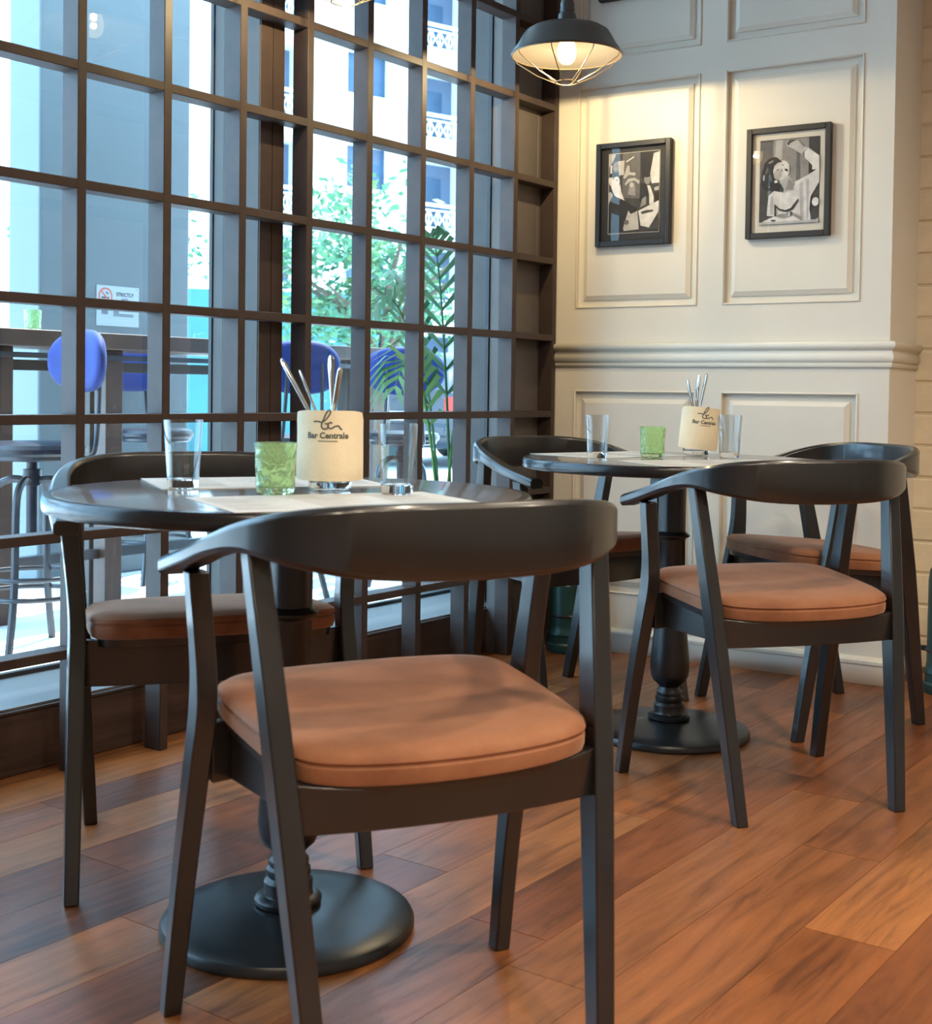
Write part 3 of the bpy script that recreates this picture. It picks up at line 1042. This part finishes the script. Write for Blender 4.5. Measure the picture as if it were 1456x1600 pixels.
def picture(x0, x1, z0, z1, matname, inset, shapes, label, line=False):
    wd, ht = x1 - x0, z1 - z0
    root = empty('picture_frame', wall_pt(x0, -0.0005, z0), TH)
    fw = 0.019
    mb = MB()
    d0, d1 = -0.024, 0.0
    for a in ((0, fw, 0, ht), (wd - fw, wd, 0, ht), (fw, wd - fw, 0, fw), (fw, wd - fw, ht - fw, ht)):
        mb.box(a[0], a[1], d0, d1, a[2], a[3])
    mb.build('frame', 'frame_black', root, bevel=0.0015, seg=1)
    MB().box(fw, wd - fw, -0.010, -0.002, fw, ht - fw).build('mat_board', matname, root)
    px0, px1, pz0, pz1 = inset[0] * wd, inset[1] * wd, inset[2] * ht, inset[3] * ht
    if line:
        e = 0.0015
        MB().box(px0 - e, px1 + e, -0.0106, -0.010, pz0 - e, pz1 + e).build('mat_line', 'mat_cream', root)
    pr = MB().box(px0, px1, -0.0112, -0.010, pz0, pz1).build('print', 'print_1', root)
    for i, (g, poly) in enumerate(shapes):
        m_ = MB()
        yv = -0.0113 - 0.00012 * i
        m_.add([(px0 + max(0, min(1, u)) * (px1 - px0), yv, pz0 + max(0, min(1, v)) * (pz1 - pz0)) for u, v in poly], [tuple(range(len(poly)))])
        m_.build('print_shape', 'print_%d' % g, pr)
    MB().box(fw, wd - fw, -0.0165, -0.0150, fw, ht - fw).build('glazing', 'picture_glass', root)
    return tag(root, label, 'picture', 'black framed photographs on the panelled wall')


def n2(pts):
    return [((x - 297) / 688.0, 1 - (y - 283 + (x - 297) * 0.036) / 995.0) for x, y in pts]


def n1(pts):
    return [((x - 245) / 605.0, 1 - (y - 408 + (x - 245) * 0.085) / 957.0) for x, y in pts]


woman = [
    (3, n2([(450, 285), (860, 270), (860, 800), (450, 800)])), (4, n2([(480, 285), (560, 285), (540, 760), (460, 760)])), (2, n2([(720, 420), (760, 420), (770, 780), (720, 780)])),
    (2, n2([(300, 300), (350, 300), (340, 700), (300, 720)])),
    (2, n2([(300, 300), (450, 300), (450, 900), (420, 1290), (300, 1290)])), (1, n2([(300, 780), (380, 760), (420, 1290), (300, 1290)])), (0, n2(ellipse(432, 680, 112, 205, 24, 0.25))), (2, n2(ellipse(470, 540, 40, 20, 12, 0.5))), (3, n2(ellipse(362, 640, 14, 50, 12, 0.3))), (2, n2(ellipse(420, 790, 20, 60, 12, 0.2))), (0, n2(ellipse(490, 840, 70, 60))), (3, n2(ellipse(425, 520, 30, 22))), (3, n2(ellipse(350, 720, 16, 40))), (2, n2(ellipse(390, 610, 26, 70, 16, 0.4))),
    (4, n2([(520, 740), (640, 700), (710, 830), (720, 920), (560, 930), (585, 870)])), (3, n2([(640, 730), (700, 820), (690, 870), (600, 880), (620, 800)])),
    (5, n2([(410, 930), (470, 880), (590, 905), (700, 880), (710, 780), (860, 705), (930, 660), (985, 610), (985, 790), (890, 960), (880, 1100), (905, 1280), (490, 1280), (490, 1180), (390, 1170), (395, 1060)])),
    (4, n2([(760, 800), (800, 780), (820, 1270), (780, 1270)])), (4, n2([(840, 760), (870, 740), (870, 1200), (850, 1270)])), (4, n2([(430, 950), (460, 940), (470, 1160), (430, 1160)])),
    (5, n2(ellipse(548, 640, 96, 118, 24, 0.35))), (4, n2(ellipse(510, 690, 50, 60, 16, 0.3))),
    (1, n2(ellipse(508, 632, 18, 6, 12, -0.5))), (1, n2(ellipse(566, 578, 18, 5, 12, 0.4))), (0, n2(ellipse(610, 640, 24, 13, 14, 0.6))), (3, n2(ellipse(556, 640, 9, 22, 10, -0.5))),
    (0, n2([(350, 560), (400, 505), (470, 490), (540, 520), (560, 545), (510, 550), (470, 585), (455, 650), (470, 720), (490, 760), (480, 800), (430, 830), (370, 790), (340, 690)])), (3, n2(ellipse(430, 540, 34, 10, 12, -0.5))), (2, n2(ellipse(385, 640, 12, 46, 12, 0.25))), (2, n2(ellipse(430, 730, 12, 44, 12, -0.2))), (4, n2(ellipse(352, 720, 9, 34, 12, 0.1))), (5, n2(ellipse(492, 772, 20, 18))),
    (4, n2([(985, 490), (870, 400), (800, 440), (790, 470), (690, 400), (610, 360), (600, 320), (640, 288), (740, 300), (800, 370), (870, 395)])), (1, n2([(610, 330), (640, 290), (730, 290), (690, 310), (650, 330), (630, 360)])),
    (5, n2([(860, 400), (890, 420), (985, 492), (985, 640), (905, 650), (905, 600), (860, 545), (820, 510), (815, 440)])), (0, n2([(865, 560), (900, 600), (905, 640), (870, 690)])),
    (0, n2([(478, 1035), (540, 1090), (610, 1108), (670, 1085), (752, 975), (755, 1005), (690, 1105), (620, 1130), (540, 1115), (500, 1075), (500, 1180), (480, 1180)])),
    (3, n2([(500, 1160), (700, 1140), (790, 1190), (800, 1230), (500, 1230)])), (5, n2([(340, 1240), (480, 1180), (600, 1210), (700, 1180), (800, 1240), (700, 1270), (450, 1275)])), (1, n2(ellipse(660, 1150, 34, 26))), (4, n2(ellipse(650, 1155, 14, 30))),
    (1, n2(ellipse(470, 1230, 30, 12))), (5, n2(ellipse(950, 1020, 40, 50))), (4, n2([(300, 1250), (960, 1225), (985, 1200), (985, 1285), (300, 1285)])),
]
party = [
    (4, n1([(245, 410), (330, 405), (290, 500), (245, 560)])), (2, n1([(410, 395), (620, 380), (620, 930), (410, 930)])), (0, n1([(620, 380), (770, 370), (760, 640), (690, 680), (640, 690)])),
    (5, n1([(780, 395), (850, 370), (850, 740), (760, 750), (740, 640)])), (4, n1([(345, 490), (430, 480), (425, 650), (370, 660)])), (3, n1(ellipse(330, 560, 36, 60))), (5, n1([(260, 540), (285, 540), (280, 630), (262, 640)])),
    (5, n1(ellipse(310, 730, 66, 76, 20, -0.3))), (0, n1(ellipse(300, 660, 60, 26, 16, -0.2))), (1, n1(ellipse(300, 700, 14, 6))), (1, n1(ellipse(345, 715, 12, 6))),
    (5, n1([(275, 800), (385, 770), (400, 860), (440, 960), (360, 940), (320, 900)])), (4, n1(ellipse(265, 940, 34, 80))),
    (0, n1([(300, 900), (420, 950), (600, 1050), (540, 1140), (430, 1330), (250, 1355), (250, 1000)])),
    (4, n1([(470, 540), (490, 540), (500, 620), (570, 625), (565, 660), (490, 650), (440, 700), (420, 690)])), (4, n1([(440, 760), (480, 700), (560, 685), (620, 720), (610, 760), (550, 720), (490, 740), (450, 780)])),
    (3, n1([(500, 750), (560, 745), (575, 900), (480, 890)])), (4, n1(ellipse(525, 770, 24, 30))), (5, n1([(455, 490), (545, 430), (550, 442), (460, 502)])),
    (3, n1(ellipse(712, 700, 38, 62))), (0, n1(ellipse(705, 655, 42, 26))), (0, n1([(630, 740), (690, 760), (720, 900), (640, 1010), (620, 960)])), (5, n1([(710, 770), (745, 780), (790, 900), (790, 1000), (740, 1000), (735, 880)])),
    (3, n1([(650, 940), (700, 900), (700, 1000), (630, 1040)])), (5, n1([(610, 1080), (850, 950), (850, 1080), (740, 1275), (640, 1255)])), (1, n1([(640, 1090), (700, 1070), (790, 1060), (780, 1085), (650, 1120)])),
    (4, n1([(430, 1290), (490, 1080), (520, 1120), (600, 1080), (620, 1300), (440, 1325)])), (2, n1(ellipse(470, 1220, 30, 30))), (1, n1([(770, 1250), (850, 1140), (850, 1300), (700, 1310)])), (4, n1([(795, 800), (850, 780), (850, 830), (800, 835)])),
    (0, n1([(800, 860), (850, 850), (850, 940), (805, 940)])),
]
picture(0.1630, 0.4550, 1.4780, 1.8520, 'mat_black', (0.165, 0.845, 0.125, 0.895), party, 'black framed photograph of people at a table, in a black mat', True)
picture(0.7350, 1.0250, 1.4780, 1.8520, 'mat_cream', (0.155, 0.865, 0.125, 0.89), woman, 'black framed photograph of a laughing woman raising one arm, in a cream mat')
picture(0.163, 0.455, 2.368, 2.742, 'mat_black', (0.165, 0.845, 0.125, 0.895), [(3, [(0.2, 0.1), (0.8, 0.1), (0.7, 0.7), (0.3, 0.7)])], 'black frame cut off by the top edge, above the photograph in the black mat', True)

# ================================================================== PENDANT LAMPS
def make_pendant():
    root = empty('pendant_lamp')
    # outside of the shade, z=0 at the rim
    MB().lathe([(0.1815, 0.0), (0.1835, 0.003), (0.1790, 0.010), (0.1640, 0.030), (0.1500, 0.055), (0.1370, 0.076), (0.1150, 0.089), (0.0800, 0.099), (0.0400, 0.105), (0.0330, 0.110), (0.0300, 0.125), (0.0280, 0.135),
                (0.0235, 0.140), (0.0250, 0.150), (0.0225, 0.158), (0.0240, 0.166), (0.0200, 0.176), (0.0200, 0.190), (0.0120, 0.200), (0.0005, 0.204)], 56, caps=False).build('lamp_shade', 'lamp_shell', root, smooth=True)
    MB().lathe([(0.1800, 0.0005), (0.1625, 0.028), (0.1480, 0.053), (0.1340, 0.073), (0.1120, 0.085), (0.0780, 0.094), (0.0300, 0.099), (0.0300, 0.098), (0.0770, 0.0925), (0.1105, 0.0835), (0.1325, 0.071), (0.1465, 0.051), (0.161, 0.026), (0.1785, 0.0005)], 56, caps=False).build('shade_lining', 'lamp_inside', root, smooth=True)
    cage = MB()
    cage.ring(0.1795, -0.001, 0.0022, 48)
    cage.ring(0.038, -0.088, 0.0019, 28)
    ca = empty('wire_cage')
    ca.parent = root
    for i in range(8):
        a = 2 * PI * (i + 0.35) / 8
        mb = MB()
        mb.tube([(math.cos(a) * r, math.sin(a) * r, z) for r, z in ((0.178, 0.0), (0.170, -0.014), (0.100, -0.060), (0.038, -0.088))], 0.0018, 6)
        mb.build('cage_wire', 'cage_wire', root, smooth=True)
    bpy.data.objects.remove(ca, do_unlink=True)
    cage.build('cage_rings', 'cage_wire', root, smooth=True)
    MB().lathe([(0.016, 0.098), (0.018, 0.085), (0.018, 0.062), (0.014, 0.060)], 24).build('lamp_socket', 'lamp_shell', root, smooth=True)
    MB().lathe([(0.012, 0.062), (0.018, 0.055), (0.026, 0.040), (0.031, 0.020), (0.031, 0.002), (0.026, -0.016), (0.016, -0.026), (0.003, -0.030)], 28).build('bulb', 'bulb_glow', root, smooth=True)
    MB().lathe([(0.002, 0.046), (0.009, 0.042), (0.0105, 0.034), (0.008, 0.024), (0.002, 0.021)], 14).build('filament', 'filament_glow', root, smooth=True)
    ld = bpy.data.lights.new('pendant_light', 'POINT')
    ld.energy = 17.0
    ld.color = (1.0, 0.77, 0.42)
    ld.shadow_soft_size = 0.009
    lo = bpy.data.objects.new('pendant_light', ld)
    C.objects.link(lo)
    lo.location = (0, 0, 0.007)
    lo.parent = root
    MB().tube([(0, 0, 0.20), (0, 0, CEIL - 2.05)], 0.0045, 8).build('cord', 'black_metal', root, smooth=True)
    return root


LP = [(0.330, -0.490, 'black cage pendant lamp hanging lit before the panelled wall'), (0.317, -1.567, 'black cage pendant lamp cut off by the top edge, before the window')]
l0 = make_pendant()
for i, (x, y, lab) in enumerate(LP):
    o = l0 if i == 0 else copy_tree(l0)
    o.location = (x, y, 2.049)
    tag(o, lab, 'lamp', 'cage pendant lamps in a row along the window')

# unseen ceiling lights, added to warm and brighten the room
def fill(x, y, lab, power):
    root = empty('added_ceiling_fill', (x, y, CEIL))
    MB().lathe([(0.075, -0.004), (0.10, -0.006), (0.10, 0.0), (0.075, 0.0)], 28).build('trim_ring', 'frame_grey', root, smooth=True)
    MB().lathe([(0.002, -0.002), (0.074, -0.002), (0.074, 0.0), (0.002, 0.0)], 28).build('diffuser', 'fill_glow', root)
    ld = bpy.data.lights.new('fill_light', 'AREA')
    ld.shape = 'DISK'
    ld.size = 0.16
    ld.energy = power
    ld.color = WARM
    ld.spread = math.radians(150)
    lo = bpy.data.objects.new('fill_light', ld)
    C.objects.link(lo)
    lo.location = (0, 0, -0.012)
    lo.parent = root
    tag(root, lab, 'lamp', 'added lights in the ceiling')


for i, x in enumerate((3.0, 4.4)):
    for j, y in enumerate((-1.7, -3.3, -4.9, -6.5)):
        fill(x, y, 'added unseen warm ceiling downlight, %s from the window and %s from the panelled wall' % (('first', 'second')[i], ('first', 'second', 'third', 'fourth')[j]), 34.0)

# ================================================================== GREEN CANISTERS
def canister(x, y, sc, lab, rod_to, label_at):
    root = empty('green_canister', (x, y, 0))
    MB().lathe([(0.02, 0.0), (0.070, 0.0), (0.074, 0.006), (0.074, 0.030), (0.068, 0.036), (0.068, 0.060), (0.072, 0.064), (0.072, 0.070), (0.066, 0.078), (0.063, 0.10), (0.062, 0.36), (0.058, 0.392), (0.046, 0.41), (0.02, 0.418)], 40).build('body', 'canister_green', root, smooth=True)
    MB().ring(0.0625, 0.135, 0.006, 32).build('band', 'black_metal', root, smooth=True)
    a, l_ = rod_to
    MB().bar((math.cos(a) * 0.06, math.sin(a) * 0.06, 0.135), (math.cos(a) * l_, math.sin(a) * l_, 0.135), 0.014, 0.016).build('bracket', 'black_metal', root)
    if label_at is not None:
        mb = MB()
        f_ = []
        for zz in (0.245, 0.325):
            f_ += [((0.0632) * math.cos(label_at + t), 0.0632 * math.sin(label_at + t), zz) for t in (-0.13, 0.13)]
        mb.add(f_, [(0, 1, 3, 2)])
        mb.build('sticker', 'label_cream', root)
    tag(root, lab, 'canister', 'dark green canisters by the panelled wall')


canister(0.115, -0.085, 1, 'dark green canister with a cream sticker in the window corner', (0.35, 0.14), -1.0)
canister(1.418, 0.115, 1, 'dark green canister at the right edge, beside the pier', (PI - 0.05, 0.17), None)

# ================================================================== OUTDOORS (furniture, plants, car)
# ---- bar counter along the terrace
bc = empty('bar_counter', (-2.05, -0.4, -0.02))
MB().box(-0.20, 0.20, -2.6, 1.80, 1.122, 1.190).build('counter_top', 'counter_wood', bc, bevel=0.004)
MB().box(-0.16, -0.12, -2.6, 1.78, 1.030, 1.075).build('rail', 'frame_grey', bc)
MB().box(0.10, 0.13, -2.6, 1.78, 1.078, 1.0995).build('rail', 'stool_metal', bc)
for y in (-2.2, -0.63, -0.08, 1.62):
    MB().box(0.02, 0.10, y - 0.045, y + 0.045, 0.0, 1.1215).build('leg', 'counter_wood', bc, bevel=0.003)
    MB().box(-0.10, -0.02, y - 0.035, y + 0.035, 0.0, 1.1215).build('leg', 'frame_grey', bc, bevel=0.003)
MB().box(0.02, 0.06, -2.6, 1.78, 0.22, 0.26).build('foot_rail', 'stool_metal', bc)
tag(bc, 'long dark brown bar counter outside beyond the glass', 'counter')


def make_stool():
    root = empty('bar_stool')     # +y is where the sitter faces
    MB().lathe([(0.01, 0.695), (0.165, 0.695), (0.178, 0.700), (0.180, 0.712), (0.01, 0.712)], 40).build('seat_pan', 'stool_metal', root, smooth=True)
    MB().lathe([(0.01, 0.7125), (0.182, 0.7125), (0.192, 0.722), (0.194, 0.738), (0.185, 0.752), (0.15, 0.760), (0.01, 0.764)], 40).build('seat_cushion', 'stool_dark', root, smooth=True)
    # padded oval back, slightly curved round the sitter
    mb = MB()
    n, mrows = 36, 9
    rings = []
    for j in range(mrows + 1):
        t = j / mrows * PI
        d = -math.cos(t) * 0.028
        sc = 0.62 + 0.38 * math.sin(t) ** 0.6 if 0 < j < mrows else 0.60
        ring = []
        for i in range(n):
            a = 2 * PI * i / n
            ca, sa = math.cos(a), math.sin(a)
            e = 0.86
            x = 0.205 * sc * math.copysign(abs(ca) ** e, ca)
            z = 0.118 * sc * math.copysign(abs(sa) ** e, sa)
            ring.append((x, -0.205 + d + 0.9 * x * x, 1.06 + z))
        rings.append(ring)
    mb.loft(rings)
    mb.build('backrest', 'stool_blue', root, smooth=True)
    for sx in (-1, 1):
        MB().tube(smooth_path([(sx * 0.09, -0.10, 0.700), (sx * 0.10, -0.175, 0.705), (sx * 0.095, -0.205, 0.76), (sx * 0.085, -0.222, 0.98), (sx * 0.085, -0.220, 1.08)], 4), 0.009, 8).build('back_support', 'stool_metal', root, smooth=True)
    MB().lathe([(0.022, 0.42), (0.022, 0.60), (0.034, 0.602), (0.034, 0.66), (0.022, 0.662), (0.022, 0.6945), (0.005, 0.6945), (0.005, 0.42)], 20).build('spindle', 'stool_dark', root, smooth=True)
    for k in range(4):
        a = PI / 4 + k * PI / 2
        MB().tube(smooth_path([(math.cos(a) * r, math.sin(a) * r, z) for r, z in ((0.030, 0.620), (0.080, 0.622), (0.135, 0.590), (0.158, 0.52), (0.165, 0.34), (0.178, 0.20), (0.225, 0.02), (0.228, 0.0))], 4), 0.014, 8).build('leg', 'stool_metal', root, smooth=True)
    MB().ring(0.178, 0.275, 0.009, 40).build('foot_ring', 'stool_metal', root, smooth=True)
    MB().ring(0.186, 0.205, 0.009, 40).build('foot_ring', 'stool_metal', root, smooth=True)
    return root


ST = [(-1.470, -1.240, -100, 'blue backed bar stool outside at the far left, its back edge on'),
      (-2.50, 0.215, -8, 'blue backed bar stool on the far side of the bar counter, below the notice'),
      (-1.500, 0.085, 160, 'blue backed bar stool outside half hidden by the wide window post'),
      (-1.520, 0.965, 132, 'blue backed bar stool outside nearest the palm, its oval back facing the room')]
st0 = make_stool()
for i, (x, y, a, lab) in enumerate(ST):
    o = st0 if i == 0 else copy_tree(st0)
    o.location = (x, y, -0.02)
    o.rotation_euler = (0, 0, math.radians(a - 90))
    tag(o, lab, 'stool', 'blue bar stools on the terrace')

# ---- no smoking notice on the column
sg = empty('notice_sign', (-2.7985, 0.088, 1.255), 0)
tag(sg, 'white notice reading STRICTLY NO SMOKING on the blue grey column outside', 'sign')
SW, SH = 0.27, 0.205
MB().box(-0.001, 0.0015, 0, SW, 0, SH).build('sheet', 'sign_paper', sg)


def sign_text(body, size, y, z, mat='sign_ink', bold=0.0006, nm='lettering'):
    vs, fs = text_mesh(body, size, bold=bold)
    MB().add([(0.0022, y + p[0], z + p[1]) for p in vs], fs).build(nm, mat, sg)


sign_text('STRICTLY', 0.026, 0.178, 0.163)
sign_text('NO', 0.026, 0.178, 0.134)
sign_text('SMOKING', 0.026, 0.178, 0.105)
mb = MB()
n = 36
vs = [(0.0022, 0.055 + r * math.cos(2 * PI * i / n), 0.150 + r * math.sin(2 * PI * i / n)) for r in (0.044, 0.036) for i in range(n)]
mb.add(vs, [(i, (i + 1) % n, n + (i + 1) % n, n + i) for i in range(n)])
mb.build('red_ring', 'sign_red', sg)
MB().add([(0.0024, 0.055 - 0.026, 0.150 + 0.030), (0.0024, 0.055 - 0.031, 0.150 + 0.025), (0.0024, 0.055 + 0.026, 0.150 - 0.030), (0.0024, 0.055 + 0.031, 0.150 - 0.025)], [(0, 1, 2, 3)]).build('red_bar', 'sign_red', sg)
mb = MB()
mb.add([(0.00225, 0.030, 0.139), (0.00225, 0.078, 0.139), (0.00225, 0.078, 0.147), (0.00225, 0.030, 0.147)], [(0, 1, 2, 3)])
mb.add([(0.00225, 0.055, 0.168), (0.00225, 0.072, 0.160), (0.00225, 0.075, 0.165), (0.00225, 0.060, 0.174)], [(0, 1, 2, 3)])
mb.build('cigarette_mark', 'sign_ink', sg)
ln = MB()
for y0, y1, z in ((0.03, 0.235, 0.083), (0.03, 0.07, 0.074), (0.03, 0.07, 0.067), (0.03, 0.07, 0.060), (0.105, 0.14, 0.074), (0.105, 0.14, 0.067), (0.105, 0.235, 0.060), (0.105, 0.235, 0.052), (0.25, 0.258, 0.192)):
    ln.add([(0.0022, y0, z), (0.0022, y1, z), (0.0022, y1, z + 0.0035), (0.0022, y0, z + 0.0035)], [(0, 1, 2, 3)])
ln.build('small_print', 'sign_ink', sg)


# ---- street trees
def tree(cx, cy, z0, z1, rad, lab, nleaf, seed):
    rnd = random.Random(seed)
    root = empty('street_tree', (cx, cy, -0.02))
    zc, rz = (z0 + z1) / 2, (z1 - z0) / 2
    mb = MB()
    mb.tube(smooth_path([(0, 0, 0, 0.13), (0.05, 0.02, z0 * 0.5, 0.10), (0.0, 0.05, z0, 0.08)], 4) and [(0, 0, 0), (0.05, 0.02, z0 * 0.5), (0.0, 0.05, z0 + 0.1)], [0.12, 0.09, 0.07], 8)
    mb.build('trunk', 'bark', root, smooth=True)
    for k in range(9):
        a = 2 * PI * k / 9 + rnd.uniform(-0.2, 0.2)
        e = Vector((math.cos(a) * rad * 0.8, math.sin(a) * rad * 0.8, zc + rnd.uniform(-0.2, 0.7) * rz))
        mid = Vector((math.cos(a) * rad * 0.35, math.sin(a) * rad * 0.35, z0 + (e.z - z0) * 0.65))
        MB().tube([(0, 0.05, z0), mid, e], [0.05, 0.03, 0.01], 6).build('branch', 'bark', root, smooth=True)
    mb = MB()
    clumps = [(rnd.gauss(0, 0.5) * rad, rnd.gauss(0, 0.5) * rad, zc + rnd.gauss(0, 0.5) * rz) for _ in range(46)]
    for _ in range(nleaf):
        c = rnd.choice(clumps)
        p = Vector((c[0] + rnd.gauss(0, 0.17) * rad, c[1] + rnd.gauss(0, 0.17) * rad, c[2] + rnd.gauss(0, 0.13) * rz))
        u = Vector((rnd.gauss(0, 1), rnd.gauss(0, 1), rnd.gauss(0, 0.6))).normalized()
        v_ = u.cross(Vector((rnd.gauss(0, 1), rnd.gauss(0, 1), rnd.gauss(0, 1)))).normalized()
        l_, w_ = rnd.uniform(0.035, 0.085), rnd.uniform(0.018, 0.036)
        mb.add([p - u * l_, p + v_ * w_, p + u * l_, p - v_ * w_], [(0, 1, 2, 3)])
    f_ = mb.build('foliage', 'tree_leaf', root)
    f_['kind'] = 'stuff'
    tag(root, lab, 'tree', 'street trees beyond the terrace')


tree(-6.40, 6.60, 1.25, 2.85, 1.35, 'leafy street tree behind the blue stools and the palm', 3300, 3)
tree(-8.60, 4.95, 1.95, 3.0, 0.62, 'leafy street tree seen just right of the grey column', 800, 5)

# ---- potted palm outside the glass
pm = empty('potted_palm', (-0.72, 0.27, -0.02))
tag(pm, 'green palm with feathery fronds outside the glass, beside the pier', 'plant')
MB().lathe([(0.02, 0.0), (0.13, 0.0), (0.15, 0.01), (0.19, 0.32), (0.20, 0.34), (0.185, 0.345), (0.175, 0.30), (0.02, 0.30)], 32).build('pot', 'pot_clay', pm, smooth=True)


def frond(base, tip, arch, nl, ll, mat, seed, droop=1.1):
    rnd = random.Random(seed)
    b0, t0_ = Vector(base), Vector(tip)
    mid = (b0 + t0_) / 2 + Vector((0, 0, arch))
    pts = []
    for i in range(21):
        t = i / 20
        pts.append(b0 * (1 - t) ** 2 + mid * 2 * t * (1 - t) + t0_ * t * t)
    mb = MB()
    mb.tube(pts, [0.007 * (1 - 0.75 * i / 20) for i in range(21)], 6)
    for k in range(nl):
        t = 0.30 + 0.70 * k / (nl - 1)
        i = min(19, int(t * 20))
        p = pts[i].lerp(pts[i + 1], t * 20 - i)
        tg = (pts[i + 1] - pts[i]).normalized()
        side = tg.cross(Vector((0, 0, 1))).normalized()
        upv = side.cross(tg)
        L = ll * (0.55 + 0.9 * math.sin(PI * min(1, 0.15 + 0.85 * (t - 0.3) / 0.7)) ** 0.8) * rnd.uniform(0.85, 1.1)
        for sg_ in (-1, 1):
            d = (side * sg_ * 0.75 + tg * 0.75 + upv * 0.12).normalized()
            wv = (tg - d * tg.dot(d)).normalized() * 0.013
            q1 = p + d * L * 0.5
            q2 = p + d * L + Vector((0, 0, -droop * L * 0.5))
            mb.add([p - wv * 0.4, p + wv * 0.4, q1 + wv, q2, q1 - wv], [(0, 1, 2, 4), (4, 2, 3)])
    o = mb.build('frond', mat, pm)
    return o


FR = [((0.0, 0.0, 0.30), (-0.05, -0.44, 1.28), 0.80, 'palm_leaf'), ((0.02, 0.03, 0.30), (0.08, -0.22, 1.60), 0.62, 'palm_leaf'), ((0.03, 0.02, 0.30), (0.08, 0.16, 1.86), 0.35, 'palm_leaf'),
      ((0.0, -0.02, 0.30), (0.05, -0.40, 0.98), 0.75, 'palm_leaf_light'), ((0.02, -0.03, 0.30), (0.10, 0.03, 0.62), 0.80, 'palm_leaf_light'), ((-0.02, 0.02, 0.30), (-0.28, 0.02, 1.45), 0.60, 'palm_leaf')]
for i, (b0, t0_, ar, mt_) in enumerate(FR):
    frond(b0, t0_, ar, 13, 0.17, mt_, 20 + i)


# ---- parked car across the street
car = empty('parked_car', (-6.95, 8.75, -0.02), math.atan2(0.98, -0.20) - PI / 2)   # local +y forward, rear bumper at y=0, right side at x=0
tag(car, 'dark blue parked car seen from behind, beyond the palm', 'car')
WDT = 1.72


def car_ring(y, zlow, zhigh, tuck, zb):
    x0, x1 = -WDT, 0.0
    return [(x0 + 0.05, y, zlow), (x1 - 0.05, y, zlow), (x1, y, zlow + 0.15), (x1, y, zb - 0.08), (x1 - 0.03, y, zb), (x1 - tuck, y, zhigh - 0.04), (x1 - tuck - 0.10, y, zhigh),
            (x0 + tuck + 0.10, y, zhigh), (x0 + tuck, y, zhigh - 0.04), (x0 + 0.03, y, zb), (x0, y, zb - 0.08), (x0, y, zlow + 0.15)]


MB().loft([car_ring(0.0, 0.34, 0.99, 0.06, 0.93), car_ring(0.05, 0.26, 1.02, 0.06, 0.95), car_ring(0.35, 0.24, 1.36, 0.20, 0.95), car_ring(0.60, 0.24, 1.45, 0.22, 0.95), car_ring(1.60, 0.24, 1.49, 0.23, 0.95),
           car_ring(2.35, 0.24, 1.42, 0.24, 0.95), car_ring(3.05, 0.24, 1.00, 0.16, 0.93), car_ring(3.95, 0.26, 0.88, 0.14, 0.80), car_ring(4.15, 0.34, 0.74, 0.14, 0.68)]).build('body', 'car_paint', car, smooth=True)
MB().add([(-WDT + 0.24, 0.045, 1.05), (-0.24, 0.045, 1.05), (-0.30, 0.315, 1.345), (-WDT + 0.30, 0.315, 1.345)], [(0, 1, 2, 3)]).build('rear_window', 'car_glass', car)
MB().add([(-0.015, 0.50, 0.99), (-0.015, 2.55, 0.99), (-0.185, 2.10, 1.37), (-0.185, 0.72, 1.37)], [(0, 1, 2, 3)]).build('side_window', 'car_glass', car)
for x0, x1 in ((-0.16, 0.012), (-WDT - 0.012, -WDT + 0.16)):
    MB().box(x0, x1, -0.012, 0.16, 0.72, 0.90).build('tail_light', 'tail_red', car, bevel=0.02)
MB().box(-WDT + 0.10, -0.10, -0.05, 0.06, 0.40, 0.56).build('bumper', 'car_paint', car, bevel=0.03)
MB().box(-1.12, -0.60, -0.062, -0.05, 0.60, 0.71).build('number_plate', 'rail_white', car)
for y in (0.72, 3.25):
    for x, s in ((0.0, 1), (-WDT, -1)):
        wh = MB()
        n = 28
        rings = []
        for r, xo in ((0.05, -0.20), (0.31, -0.20), (0.325, -0.17), (0.325, -0.03), (0.30, 0.0), (0.215, 0.005), (0.21, -0.02)):
            rings.append([(x + s * (xo + 0.012), y + r * math.cos(2 * PI * i / n), 0.325 + r * math.sin(2 * PI * i / n)) for i in range(n)])
        tyre = wh.loft(rings).build('wheel', 'tyre', car, smooth=True)
        wr = MB()
        for k in range(10):
            a = 2 * PI * k / 10
            wr.bar((x + s * 0.004, y, 0.325), (x + s * 0.004, y + 0.205 * math.cos(a), 0.325 + 0.205 * math.sin(a)), 0.045, 0.02, (1, 0, 0))
        wr.build('wheel_spokes', 'wheel_rim', tyre)
